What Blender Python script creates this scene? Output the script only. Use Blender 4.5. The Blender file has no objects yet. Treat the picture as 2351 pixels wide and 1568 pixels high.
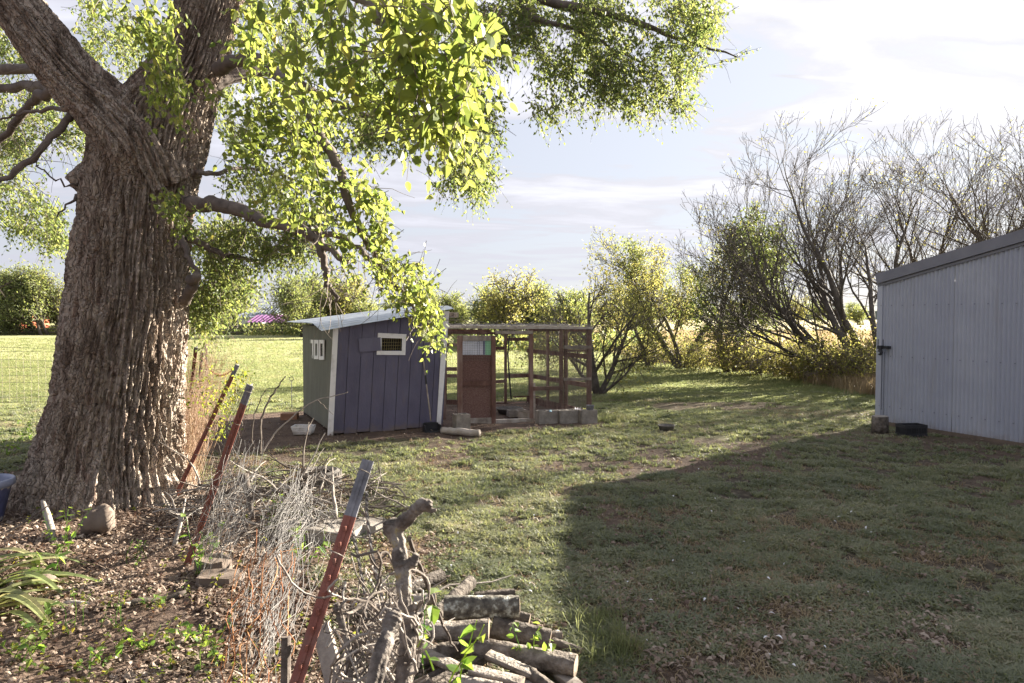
import bpy, math, random
import numpy as np
from mathutils import Vector, Matrix

R = math.radians
rng = np.random.default_rng(7)
random.seed(7)
sc = bpy.context.scene
COL = sc.collection

# ---------------------------------------------------------------- camera, sky, sun, exposure
CAM_H = 1.95
PITCH = R(2.08)
cd = bpy.data.cameras.new('camera')
cam = bpy.data.objects.new('camera', cd)
COL.objects.link(cam)
cam.location = (0, 0, CAM_H)
cam.rotation_euler = (R(90) - PITCH, 0, 0)
cd.lens = 24.0
cd.sensor_width = 36.0
cd.clip_end = 9000
cd.dof.use_dof = True
cd.dof.focus_distance = 8.0
cd.dof.aperture_fstop = 7.1
sc.camera = cam

SUN_AZ = R(51.5)      # from +Y towards +X
SUN_EL = R(19.3)
TO_SUN = Vector((math.sin(SUN_AZ) * math.cos(SUN_EL), math.cos(SUN_AZ) * math.cos(SUN_EL), math.sin(SUN_EL)))
sl = bpy.data.lights.new('sun', 'SUN')
sl.energy = 5.0
sl.angle = R(0.53)
sl.color = (1.0, 0.91, 0.77)
sun = bpy.data.objects.new('sun', sl)
COL.objects.link(sun)
sun.rotation_euler = TO_SUN.to_track_quat('Z', 'Y').to_euler()
sun.location = (30, 25, 20)

w = bpy.data.worlds.new('World')
sc.world = w
w.use_nodes = True
nt = w.node_tree
nt.nodes.clear()
N = nt.nodes.new
Lk = nt.links.new
out = N('ShaderNodeOutputWorld')
bg = N('ShaderNodeBackground')
sky = N('ShaderNodeTexSky')
sky.sky_type = 'NISHITA'
sky.sun_disc = False
sky.sun_elevation = SUN_EL
sky.sun_rotation = SUN_AZ
sky.air_density = 1.0
sky.dust_density = 0.4
sky.ozone_density = 1.6
bg.inputs['Strength'].default_value = 0.053
geo = N('ShaderNodeNewGeometry')       # Incoming on the world = view direction (negated)
tc = N('ShaderNodeTexCoord')
sep = N('ShaderNodeSeparateXYZ'); Lk(tc.outputs['Generated'], sep.inputs[0])
def wmath(op, a, b=None, c=None, clamp=False):
    m = N('ShaderNodeMath'); m.operation = op; m.use_clamp = clamp
    for i, v in enumerate((a, b, c)):
        if v is None: continue
        if isinstance(v, (int, float)): m.inputs[i].default_value = v
        else: Lk(v, m.inputs[i])
    return m.outputs[0]
zz = wmath('MAXIMUM', sep.outputs[2], 0.03)
zz = wmath('ADD', zz, 0.06)
px = wmath('DIVIDE', sep.outputs[0], zz)
py = wmath('DIVIDE', sep.outputs[1], zz)
comb = N('ShaderNodeCombineXYZ'); Lk(px, comb.inputs[0]); Lk(py, comb.inputs[1])
mp = N('ShaderNodeMapping'); Lk(comb.outputs[0], mp.inputs[0])
mp.inputs['Rotation'].default_value = (0, 0, R(-32)); mp.inputs['Scale'].default_value = (0.5, 0.9, 1)
nz = N('ShaderNodeTexNoise'); Lk(mp.outputs[0], nz.inputs['Vector'])
nz.inputs['Scale'].default_value = 1.5; nz.inputs['Detail'].default_value = 9; nz.inputs['Roughness'].default_value = 0.58
nz.inputs['Distortion'].default_value = 0.5
rp = N('ShaderNodeValToRGB'); Lk(nz.outputs['Fac'], rp.inputs[0])
rp.color_ramp.elements[0].position = 0.44; rp.color_ramp.elements[0].color = (0, 0, 0, 1)
rp.color_ramp.elements[1].position = 0.70; rp.color_ramp.elements[1].color = (1, 1, 1, 1)
elev = wmath('MULTIPLY_ADD', sep.outputs[2], 5.0, -0.1, clamp=True)
streak = wmath('MULTIPLY', rp.outputs[0], elev)
# thin veil everywhere, thicker towards the horizon
veil = wmath('SUBTRACT', 1.0, sep.outputs[2], clamp=True)
veil = wmath('POWER', veil, 4.0)
veil = wmath('MULTIPLY_ADD', veil, 0.07, 0.88)
cl = wmath('MULTIPLY_ADD', streak, 0.5, veil, clamp=True)
def ray(u, v):
    a = (u - 1175.5) / 1567.3; b = (784 - v) / 1567.3
    d = Vector((a, math.cos(PITCH) + b * math.sin(PITCH), -math.sin(PITCH) + b * math.cos(PITCH)))
    return d
def contrail(u0, v0, u1, v1, wdt, amt):
    a = ray(u0, v0).normalized(); b = ray(u1, v1).normalized()
    n = a.cross(b).normalized(); m = (a + b).normalized(); half = math.acos(max(-1, min(1, a.dot(b)))) / 2
    d1 = N('ShaderNodeVectorMath'); d1.operation = 'DOT_PRODUCT'; Lk(tc.outputs['Generated'], d1.inputs[0]); d1.inputs[1].default_value = n
    d2 = N('ShaderNodeVectorMath'); d2.operation = 'DOT_PRODUCT'; Lk(tc.outputs['Generated'], d2.inputs[0]); d2.inputs[1].default_value = m
    x = wmath('ABSOLUTE', d1.outputs['Value'])
    wob = wmath('MULTIPLY_ADD', nz.outputs['Fac'], wdt * 1.2, wdt * 0.4)
    x = wmath('DIVIDE', x, wob)
    x = wmath('SUBTRACT', 1.0, x, clamp=True)
    x = wmath('SMOOTH_MIN', wmath('POWER', x, 1.6), 0.7, 0.3)
    y = wmath('SUBTRACT', d2.outputs['Value'], math.cos(half))
    y = wmath('MULTIPLY', y, 60.0, clamp=True)
    y = wmath('MULTIPLY', y, x)
    return wmath('MULTIPLY', y, amt)
ct_ = wmath('ADD', contrail(1760, 172, 2290, 202, 0.004, 1.0), contrail(1640, 5, 2500, 85, 0.02, 0.8))
cl = wmath('ADD', cl, ct_, clamp=True)
mixc = N('ShaderNodeMix'); mixc.data_type = 'RGBA'
Lk(cl, mixc.inputs[0])
# high thin cloud: brighter towards the sun, whiter where the streaks are
dsun = N('ShaderNodeVectorMath'); dsun.operation = 'DOT_PRODUCT'; Lk(tc.outputs['Generated'], dsun.inputs[0]); dsun.inputs[1].default_value = TO_SUN
glow = wmath('MULTIPLY_ADD', dsun.outputs['Value'], 0.5, 0.5, clamp=True)
glow = wmath('POWER', glow, 5.0)
base_ = wmath('MULTIPLY_ADD', glow, 0.66, 1.78)
base_ = wmath('MULTIPLY_ADD', streak, 1.15, base_)
base_ = wmath('ADD', base_, ct_)
addc = N('ShaderNodeMix'); addc.data_type = 'RGBA'; addc.blend_type = 'MULTIPLY'; addc.inputs[0].default_value = 1.0
wf_ = N('ShaderNodeMix'); wf_.data_type = 'RGBA'; Lk(glow, wf_.inputs[0]); wf_.inputs[6].default_value = (0.955, 0.97, 1.10, 1); wf_.inputs[7].default_value = (0.99, 0.985, 1.04, 1)
cb = N('ShaderNodeCombineXYZ'); Lk(base_, cb.inputs[0]); Lk(base_, cb.inputs[1]); Lk(base_, cb.inputs[2])
Lk(wf_.outputs[2], addc.inputs[6]); Lk(cb.outputs[0], addc.inputs[7])
Lk(sky.outputs[0], mixc.inputs[6]); Lk(addc.outputs[2], mixc.inputs[7])
Lk(mixc.outputs[2], bg.inputs['Color']); Lk(bg.outputs[0], out.inputs[0])

sc.view_settings.view_transform = 'Standard'
sc.view_settings.look = 'None'
sc.view_settings.exposure = 2.82
sc.view_settings.gamma = 1.0
sc.view_settings.use_curve_mapping = False
sc.cycles.use_denoising = True
sc.cycles.max_bounces = 6
sc.cycles.diffuse_bounces = 5
sc.cycles.transmission_bounces = 4
sc.cycles.transparent_max_bounces = 8
sc.cycles.sample_clamp_indirect = 6.0

# ---------------------------------------------------------------- where a point of the photograph stands
def P(u, v, d):
    r = ray(u, v)
    k = d / r.y
    return Vector((r.x * k, d, CAM_H + r.z * k))
def G(u, v, z=0.0):
    r = ray(u, v)
    k = (z - CAM_H) / r.z
    return Vector((r.x * k, r.y * k, z))
def OP(u, v, p0, d):                       # on the vertical plane through p0 along horizontal d
    r = ray(u, v)
    n = Vector((-d[1], d[0], 0))
    k = (n.x * p0[0] + n.y * p0[1]) / (n.x * r.x + n.y * r.y)
    return Vector((r.x * k, r.y * k, CAM_H + r.z * k))

# ---------------------------------------------------------------- noise for meshes
def _h(ix, iy, iz, s):
    with np.errstate(over='ignore'):
        n = (ix.astype(np.uint32) * np.uint32(374761393) + iy.astype(np.uint32) * np.uint32(668265263)
             + iz.astype(np.uint32) * np.uint32(2246822519) + np.uint32(s * 3266489917 & 0xffffffff))
        n = (n ^ (n >> np.uint32(13))) * np.uint32(1274126177)
        n = n ^ (n >> np.uint32(16))
    return (n & np.uint32(0xffff)).astype(np.float64) / 65535.0
def vn(x, y, z=0.0, s=1):
    x, y, z = np.broadcast_arrays(np.asarray(x, float), np.asarray(y, float), np.asarray(z, float))
    ix = np.floor(x).astype(np.int64); iy = np.floor(y).astype(np.int64); iz = np.floor(z).astype(np.int64)
    fx = x - ix; fy = y - iy; fz = z - iz
    fx = fx * fx * (3 - 2 * fx); fy = fy * fy * (3 - 2 * fy); fz = fz * fz * (3 - 2 * fz)
    o = 0
    for a in (0, 1):
        for b in (0, 1):
            for c in (0, 1):
                o = o + _h(ix + a, iy + b, iz + c, s) * (fx if a else 1 - fx) * (fy if b else 1 - fy) * (fz if c else 1 - fz)
    return o
def fbm(x, y, z=0.0, s=1, o=4):
    t = 0; a = 0.5; f = 1.0
    for i in range(o):
        t = t + a * vn(np.asarray(x) * f, np.asarray(y) * f, np.asarray(z) * f, s + i); a *= 0.5; f *= 2.03
    return t / (1 - 0.5 ** o)

# ---------------------------------------------------------------- mesh collecting and linking
class Geo:
    def __init__(s): s.v = []; s.f = []; s.n = 0; s.r = []; s.m = []
    def add(s, verts, faces, rnd=None, mi=0):
        verts = np.asarray(verts, float).reshape(-1, 3)
        if isinstance(faces, np.ndarray): groups = [faces]
        else:
            by = {}
            for f in faces: by.setdefault(len(f), []).append(f)
            groups = [np.array(g) for g in by.values()]
        for g in groups:
            s.f.append(g + s.n); s.m.append(np.full(len(g), mi))
            if rnd is None: s.r.append(np.full(len(g), random.random()))
            elif np.ndim(rnd) == 0: s.r.append(np.full(len(g), float(rnd)))
            else: s.r.append(np.asarray(rnd, float))
        s.v.append(verts); s.n += len(verts)
        return s
    def mesh(s, name, off=(0, 0, 0), smooth=False):
        V = np.concatenate(s.v) - np.array(off)
        me = bpy.data.meshes.new(name)
        me.vertices.add(len(V)); me.vertices.foreach_set('co', V.astype(np.float32).ravel())
        tot = np.concatenate([np.full(len(g), g.shape[1]) for g in s.f])
        lv = np.concatenate([g.ravel() for g in s.f])
        me.loops.add(len(lv)); me.loops.foreach_set('vertex_index', lv.astype(np.int32))
        me.polygons.add(len(tot))
        st = np.concatenate([[0], np.cumsum(tot)[:-1]])
        me.polygons.foreach_set('loop_start', st.astype(np.int32))
        try: me.polygons.foreach_set('loop_total', tot.astype(np.int32))
        except Exception: pass
        me.polygons.foreach_set('material_index', np.concatenate(s.m).astype(np.int32))
        me.update(calc_edges=True)
        at = me.attributes.new('rnd', 'FLOAT', 'FACE')
        at.data.foreach_set('value', np.concatenate(s.r).astype(np.float32))
        me.validate()
        me.polygons.foreach_set('use_smooth', np.full(len(me.polygons), bool(smooth)))
        return me

ORG = {}
def tag(o, label=None, cat=None, group=None, kind=None):
    if label: o['label'] = label
    if cat: o['category'] = cat
    if group: o['group'] = group
    if kind: o['kind'] = kind
    return o
def thing(name, loc, label, cat, group=None):
    o = bpy.data.objects.new(name, None); o.empty_display_size = 0.2
    o.location = loc; COL.objects.link(o); ORG[o.name] = Vector(loc)
    return tag(o, label, cat, group)
def emit(name, g, mats, parent=None, loc=None, smooth=False, label=None, cat=None, group=None, kind=None):
    """Geo in world coordinates -> one mesh object; local origin = its thing's base."""
    off = ORG[parent.name] if parent is not None else Vector(loc if loc is not None else (0, 0, 0))
    me = g if isinstance(g, bpy.types.Mesh) else g.mesh(name, off, smooth)
    for m in (mats if isinstance(mats, (list, tuple)) else [mats]):
        if not isinstance(g, bpy.types.Mesh): me.materials.append(m)
    o = bpy.data.objects.new(name, me); COL.objects.link(o)
    ORG[o.name] = off
    if parent is not None: o.parent = parent
    else: o.location = off
    return tag(o, label, cat, group, kind)
def copy_tree(root, loc, rz=0.0, s=1.0, label=None, sz=None):
    def cp(o, par):
        c = o.copy(); COL.objects.link(c); c.parent = par
        for ch in o.children: cp(ch, c)
        return c
    r = cp(root, None); r.location = loc; r.rotation_euler = (0, 0, rz)
    r.scale = (s, s, sz if sz else s)
    if label: r['label'] = label
    ORG[r.name] = Vector(loc)
    return r

# ---------------------------------------------------------------- shapes
BF = np.array([[0, 3, 2, 1], [4, 5, 6, 7], [0, 1, 5, 4], [1, 2, 6, 5], [2, 3, 7, 6], [3, 0, 4, 7]])
def hexa(g, pts, rnd=None, mi=0): g.add([tuple(p) for p in pts], BF, rnd, mi); return g
def box(g, c, size, rz=0.0, rnd=None, mi=0, tilt=(0, 0)):
    c = Vector(c); a, b, h = size[0] / 2, size[1] / 2, size[2] / 2
    M = Matrix.Rotation(rz, 3, 'Z') @ Matrix.Rotation(tilt[0], 3, 'X') @ Matrix.Rotation(tilt[1], 3, 'Y')
    return hexa(g, [c + M @ Vector(p) for p in ((-a, -b, -h), (a, -b, -h), (a, b, -h), (-a, b, -h), (-a, -b, h), (a, -b, h), (a, b, h), (-a, b, h))], rnd, mi)
def beam(g, p, q, wd, th, nrm, rnd=None, mi=0):
    """board from p to q, wd wide, th thick along nrm (starts at the line, goes behind it)"""
    p, q, nrm = Vector(p), Vector(q), Vector(nrm).normalized()
    t = (q - p).normalized(); s = t.cross(nrm).normalized() * wd / 2; n = nrm * th
    return hexa(g, [p - s, p + s, p + s + n, p - s + n, q - s, q + s, q + s + n, q - s + n], rnd, mi)
def tube(g, pts, rad, n=6, cap=True, rnd=None, mi=0, jit=0.0):
    pts = np.asarray([tuple(p) for p in pts], float); k = len(pts)
    rad = np.full(k, rad) if np.ndim(rad) == 0 else np.asarray(rad, float)
    t = np.gradient(pts, axis=0); t /= np.linalg.norm(t, axis=1)[:, None] + 1e-9
    ref = np.eye(3)[np.argmin(np.abs(t).mean(0))]
    a = np.cross(t, ref); a /= np.linalg.norm(a, axis=1)[:, None] + 1e-9
    b = np.cross(t, a)
    th = np.arange(n) * 2 * np.pi / n
    rr = rad[:, None]
    if jit: rr = rr * (1 + jit * (rng.random((k, n)) - .5) * 2)
    V = pts[:, None, :] + (a[:, None, :] * np.cos(th)[None, :, None] + b[:, None, :] * np.sin(th)[None, :, None]) * (rr[..., None] if np.ndim(rr) == 2 else rr)
    V = V.reshape(-1, 3)
    i = np.arange(k - 1)[:, None] * n; j = np.arange(n)[None, :]; j2 = (j + 1) % n
    F = np.stack([i + j, i + j2, i + n + j2, i + n + j], -1).reshape(-1, 4)
    if rnd is None: rnd = random.random()
    if cap and n > 2:
        g.add(V, F, rnd, mi)
        o = g.n - len(V)
        g.f.append(np.array([list(range(n))[::-1]]) + o); g.m.append(np.array([mi])); g.r.append(np.array([float(rnd)]))
        g.f.append(np.array([[(k - 1) * n + x for x in range(n)]]) + o); g.m.append(np.array([mi])); g.r.append(np.array([float(rnd)]))
    else: g.add(V, F, rnd, mi)
    return g
def lathe(g, c, prof, n=20, rnd=None, mi=0, squash=1.0, rz=0):
    c = np.array(tuple(c)); k = len(prof); th = np.arange(n) * 2 * np.pi / n
    V = np.array([[(r * math.cos(t) * math.cos(rz) - r * squash * math.sin(t) * math.sin(rz)), (r * math.cos(t) * math.sin(rz) + r * squash * math.sin(t) * math.cos(rz)), z] for r, z in prof for t in th]) + c
    i = np.arange(k - 1)[:, None] * n; j = np.arange(n)[None, :]; j2 = (j + 1) % n
    F = np.stack([i + j, i + j2, i + n + j2, i + n + j], -1).reshape(-1, 4)
    return g.add(V, F, rnd, mi)
def rock(g, c, size, seed, n=14, m=9, rnd=None, rough=0.35):
    """faceted boulder: a deformed ball"""
    th = np.linspace(0, 2 * np.pi, n, endpoint=False); ph = np.linspace(0.02, np.pi - 0.02, m)
    T, Q = np.meshgrid(th, ph)
    x = np.cos(T) * np.sin(Q); y = np.sin(T) * np.sin(Q); z = np.cos(Q)
    k = 1 + rough * (vn(x * 1.6 + 9, y * 1.6 + 9, z * 1.6 + 9, seed) - .5) * 2 + rough * .4 * (vn(x * 4 + 9, y * 4, z * 4, seed + 3) - .5)
    V = np.stack([x * size[0] * k, y * size[1] * k, z * size[2] * k], -1).reshape(-1, 3) + np.array(tuple(c))
    i = np.arange(m - 1)[:, None] * n; j = np.arange(n)[None, :]; j2 = (j + 1) % n
    F = np.stack([i + j, i + n + j, i + n + j2, i + j2], -1).reshape(-1, 4)
    return g.add(V, F, rnd)
def sheet(g, O, U, Vd, nrm, width, length, pitch, amp, rnd=None, per=6, mi=0, fn=None):
    """corrugated sheet: waves across U, running along Vd"""
    O, U, Vd, nrm = map(lambda a: np.array(tuple(a), float), (O, U, Vd, nrm))
    k = max(2, int(width / pitch * per)) + 1
    s = np.linspace(0, width, k)
    h = amp * np.sin(s / pitch * 2 * np.pi)
    ts = np.linspace(0, 1, 2 if fn is None else 7)
    rows = []
    for t in ts:
        L = length(s) if callable(length) else np.full(k, length)
        p = O + U * s[:, None] + nrm * h[:, None] + Vd * (L * t)[:, None]
        if fn is not None: p = p + fn(s, t)
        rows.append(p)
    V = np.concatenate(rows)
    nr = len(ts)
    i = np.arange(nr - 1)[:, None] * k; j = np.arange(k - 1)[None, :]
    F = np.stack([i + j, i + j + 1, i + k + j + 1, i + k + j], -1).reshape(-1, 4)
    return g.add(V, F, rnd, mi)

# ---------------------------------------------------------------- materials
def new_mat(name):
    m = bpy.data.materials.new(name); m.use_nodes = True
    t = m.node_tree; t.nodes.clear()
    o = t.nodes.new('ShaderNodeOutputMaterial')
    return m, t, o
def pm(name, cols, scale=5, detail=6, rough=0.85, bump=0.25, bscale=40, stretch=(1, 1, 1), metal=0.0, pos=None, attr=0.0, spec=0.3, dist=0.0, bdist=0.01):
    """noise mixed between several colours, a second noise for relief; attr mixes in the per-piece random value"""
    m, t, o = new_mat(name)
    n = t.nodes.new; l = t.links.new
    b = n('ShaderNodeBsdfPrincipled'); l(b.outputs[0], o.inputs[0])
    c = n('ShaderNodeTexCoord'); mpn = n('ShaderNodeMapping'); l(c.outputs['Object'], mpn.inputs[0]); mpn.inputs['Scale'].default_value = stretch
    z = n('ShaderNodeTexNoise'); z.inputs['Scale'].default_value = scale; z.inputs['Detail'].default_value = detail; z.inputs['Roughness'].default_value = 0.6
    z.inputs['Distortion'].default_value = dist
    l(mpn.outputs[0], z.inputs['Vector'])
    r = n('ShaderNodeValToRGB')
    fac = z.outputs['Fac']
    if attr:
        a = n('ShaderNodeAttribute'); a.attribute_name = 'rnd'
        mm = n('ShaderNodeMath'); mm.operation = 'MULTIPLY_ADD'; l(a.outputs['Fac'], mm.inputs[0]); mm.inputs[1].default_value = attr
        ms = n('ShaderNodeMath'); ms.operation = 'SUBTRACT'; l(fac, ms.inputs[0]); ms.inputs[1].default_value = attr / 2
        l(ms.outputs[0], mm.inputs[2]); fac = mm.outputs[0]
    l(fac, r.inputs[0])
    k = len(cols); e = r.color_ramp.elements
    pos = pos or [0.3 + 0.4 * i / max(1, k - 1) for i in range(k)]
    while len(e) < k: e.new(0.5)
    for i in range(k): e[i].position = pos[i]; e[i].color = (*cols[i], 1)
    l(r.outputs[0], b.inputs['Base Color'])
    b.inputs['Roughness'].default_value = rough; b.inputs['Metallic'].default_value = metal
    b.inputs['Specular IOR Level'].default_value = spec
    if bump:
        z2 = n('ShaderNodeTexNoise'); z2.inputs['Scale'].default_value = bscale; z2.inputs['Detail'].default_value = 5
        l(mpn.outputs[0], z2.inputs['Vector'])
        bu = n('ShaderNodeBump'); bu.inputs['Strength'].default_value = bump; bu.inputs['Distance'].default_value = bdist
        l(z2.outputs['Fac'], bu.inputs['Height']); l(bu.outputs[0], b.inputs['Normal'])
    return m
def leafmat(name, cols, tcols=None, tr=0.5, rough=0.5, inst=False, spec=0.25, pos=None):
    m, t, o = new_mat(name)
    n = t.nodes.new; l = t.links.new
    b = n('ShaderNodeBsdfPrincipled'); b.inputs['Roughness'].default_value = rough; b.inputs['Specular IOR Level'].default_value = spec
    tl = n('ShaderNodeBsdfTranslucent')
    if inst:
        a = n('ShaderNodeObjectInfo')
        zz_ = n('ShaderNodeTexNoise'); zz_.inputs['Scale'].default_value = 1.1; zz_.inputs['Detail'].default_value = 4
        l(a.outputs['Location'], zz_.inputs['Vector'])
        m1 = n('ShaderNodeMath'); m1.operation = 'MULTIPLY_ADD'; l(zz_.outputs['Fac'], m1.inputs[0]); m1.inputs[1].default_value = 1.6; m1.inputs[2].default_value = -.55
        m2 = n('ShaderNodeMath'); m2.operation = 'MULTIPLY_ADD'; l(a.outputs['Random'], m2.inputs[0]); m2.inputs[1].default_value = .5; l(m1.outputs[0], m2.inputs[2]); f = m2.outputs[0]
    else:
        a = n('ShaderNodeAttribute'); a.attribute_name = 'rnd'; f = a.outputs['Fac']
    def ramp(cs):
        r = n('ShaderNodeValToRGB'); e = r.color_ramp.elements; k = len(cs)
        while len(e) < k: e.new(0.5)
        pp = pos or [i / (k - 1) for i in range(k)]
        for i in range(k): e[i].position = pp[i]; e[i].color = (*cs[i], 1)
        l(f, r.inputs[0]); return r.outputs[0]
    l(ramp(cols), b.inputs['Base Color'])
    tcols = tcols or [tuple(min(1, 2.2 * x) for x in c) for c in cols]
    l(ramp(tcols), tl.inputs['Color'])
    mx = n('ShaderNodeMixShader'); mx.inputs[0].default_value = tr
    l(b.outputs[0], mx.inputs[1]); l(tl.outputs[0], mx.inputs[2]); l(mx.outputs[0], o.inputs[0])
    return m

M = {}
M['bark'] = pm('bark', [(0.09, 0.063, 0.048), (0.22, 0.168, 0.132), (0.38, 0.32, 0.265), (0.23, 0.165, 0.13), (0.125, 0.10, 0.085)], scale=4.5, stretch=(1.8, 1.8, 0.36), bump=1.0, bscale=34, bdist=0.025, detail=10, pos=[.28, .42, .54, .64, .8], dist=.4)
def add_plates(m, scale, stretch, strength, dist):
    t = m.node_tree; n = t.nodes.new; l = t.links.new
    b = [x for x in t.nodes if x.type == 'BSDF_PRINCIPLED'][0]; old = b.inputs['Normal'].links[0].from_socket
    c = n('ShaderNodeTexCoord'); mp_ = n('ShaderNodeMapping'); l(c.outputs['Object'], mp_.inputs[0]); mp_.inputs['Scale'].default_value = stretch
    nz_ = n('ShaderNodeTexNoise'); nz_.inputs['Scale'].default_value = 5; l(c.outputs['Object'], nz_.inputs['Vector'])
    ad = n('ShaderNodeMix'); ad.data_type = 'RGBA'; ad.blend_type = 'ADD'; ad.inputs[0].default_value = .35; l(mp_.outputs[0], ad.inputs[6]); l(nz_.outputs['Color'], ad.inputs[7])
    v = n('ShaderNodeTexVoronoi'); v.feature = 'DISTANCE_TO_EDGE'; v.inputs['Scale'].default_value = scale; l(ad.outputs[2], v.inputs['Vector'])
    r = n('ShaderNodeMapRange'); r.inputs['From Max'].default_value = .12; l(v.outputs['Distance'], r.inputs['Value'])
    bu = n('ShaderNodeBump'); bu.inputs['Strength'].default_value = strength; bu.inputs['Distance'].default_value = dist; l(r.outputs[0], bu.inputs['Height']); l(old, bu.inputs['Normal'])
    l(bu.outputs[0], b.inputs['Normal'])
add_plates(M['bark'], 19, (1, 1, .15), .9, .02)
M['limb'] = pm('limb_bark', [(0.07, 0.055, 0.048), (0.16, 0.13, 0.11)], scale=9, bump=0.6, bscale=30)
M['twig'] = pm('twig_bark', [(0.09, 0.07, 0.055), (0.2, 0.165, 0.14)], scale=14, attr=0.4, bump=0)
M['greybark'] = pm('grey_tree_bark', [(0.06, 0.05, 0.042), (0.14, 0.12, 0.10)], scale=6, attr=0.3, bump=0.4)
M['wood_red'] = pm('weathered_redwood_stain', [(0.085, 0.043, 0.034), (0.165, 0.092, 0.073), (0.25, 0.175, 0.145)], scale=6, stretch=(1, 1, 0.35), attr=0.35, bump=0.4, bscale=60)
M['wood_grey'] = pm('weathered_grey_wood', [(0.16, 0.13, 0.11), (0.30, 0.26, 0.22), (0.42, 0.38, 0.34)], scale=7, attr=0.3, bump=0.4, bscale=60)
M['osb'] = pm('strand_board', [(0.10, 0.05, 0.042), (0.145, 0.08, 0.067), (0.21, 0.14, 0.12)], scale=55, detail=3, attr=0.1, bump=0.3, bscale=50, stretch=(1, 1, 1.4))
M['slate_paint'] = pm('slate_blue_paint', [(0.095, 0.09, 0.14), (0.12, 0.113, 0.172), (0.145, 0.14, 0.2)], scale=3.5, attr=0.25, bump=0.25, bscale=45, rough=0.6, stretch=(1, 1, 0.4))
M['green_grey'] = pm('grey_green_siding', [(0.13, 0.135, 0.11), (0.2, 0.2, 0.17)], scale=5, bump=0.1, rough=0.7, stretch=(1, 1, .3), attr=.2)
M['white_paint'] = pm('white_paint', [(0.55, 0.54, 0.54), (0.78, 0.77, 0.78)], scale=6, attr=0.1, bump=0.15, rough=0.55, pos=[.2, .45])
M['black'] = pm('black_plastic', [(0.02, 0.02, 0.022), (0.045, 0.045, 0.05)], scale=8, rough=0.5, bump=0.1)
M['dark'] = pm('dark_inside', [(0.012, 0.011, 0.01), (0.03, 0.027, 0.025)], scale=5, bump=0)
M['galv'] = pm('galvanised_steel', [(0.42, 0.46, 0.5), (0.62, 0.66, 0.7)], scale=4, metal=0.55, rough=0.42, bump=0.1, attr=.2)
M['barn'] = pm('barn_metal', [(0.32, 0.335, 0.395), (0.375, 0.39, 0.445)], scale=1.6, rough=0.5, bump=0.15, bscale=3, spec=0.3, attr=0.6)
M['barn_trim'] = pm('barn_trim', [(0.15, 0.15, 0.18), (0.19, 0.19, 0.22)], scale=3, rough=0.5, bump=0.0)
M['concrete'] = pm('concrete_block', [(0.17, 0.15, 0.13), (0.33, 0.30, 0.265)], scale=9, bump=0.6, bscale=90, attr=0.3)
M['rust'] = pm('rusty_red_paint', [(0.13, 0.05, 0.038), (0.21, 0.075, 0.055), (0.17, 0.095, 0.075)], scale=9, bump=0.3, bscale=70, rough=0.7)
M['post_grey'] = pm('worn_grey_paint', [(0.08, 0.08, 0.09), (0.22, 0.22, 0.24)], scale=16, bump=0.3, bscale=60, rough=0.6)
M['wire'] = pm('galvanised_wire', [(0.09, 0.085, 0.08), (0.21, 0.20, 0.19)], scale=12, attr=.4, bump=0, rough=0.75, metal=0.0)
M['wire_dark'] = pm('dull_wire', [(0.14, 0.12, 0.10), (0.25, 0.22, 0.19)], scale=12, attr=.4, bump=0, rough=0.6, metal=0.2)
M['rustwire'] = pm('rusted_wire', [(0.20, 0.075, 0.03), (0.36, 0.18, 0.08)], scale=14, attr=.5, bump=0, rough=0.8)
M['stick'] = pm('dead_stick', [(0.075, 0.06, 0.05), (0.16, 0.135, 0.115), (0.29, 0.26, 0.23)], scale=12, attr=.5, bump=.4, bscale=60)
M['log'] = pm('log_bark', [(0.045, 0.036, 0.03), (0.12, 0.10, 0.082), (0.25, 0.22, 0.19)], scale=14, detail=8, attr=.25, bump=.9, bscale=40, bdist=.02)
M['logwood'] = pm('split_wood', [(0.17, 0.125, 0.09), (0.30, 0.24, 0.185)], scale=20, attr=.3, bump=.5, bscale=60)
M['lichen'] = pm('lichen_bark', [(0.05, 0.045, 0.04), (0.12, 0.11, 0.09), (0.42, 0.43, 0.38)], scale=22, detail=8, bump=.9, bscale=40, bdist=.02, pos=[.35, .52, .66])
M['stone'] = pm('brown_stone', [(0.10, 0.075, 0.06), (0.17, 0.135, 0.11)], scale=6, bump=.5, bscale=30)
M['rubber'] = pm('tyre_rubber', [(0.07, 0.065, 0.06), (0.16, 0.145, 0.13)], scale=14, bump=.3, rough=.8)
M['footing'] = pm('dirty_footing', [(0.10, 0.075, 0.06), (0.17, 0.13, 0.10)], scale=9, bump=0.2)
M['terra'] = pm('brown_clay', [(0.25, 0.13, 0.08), (0.35, 0.2, 0.13)], scale=9, bump=.2)

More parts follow.
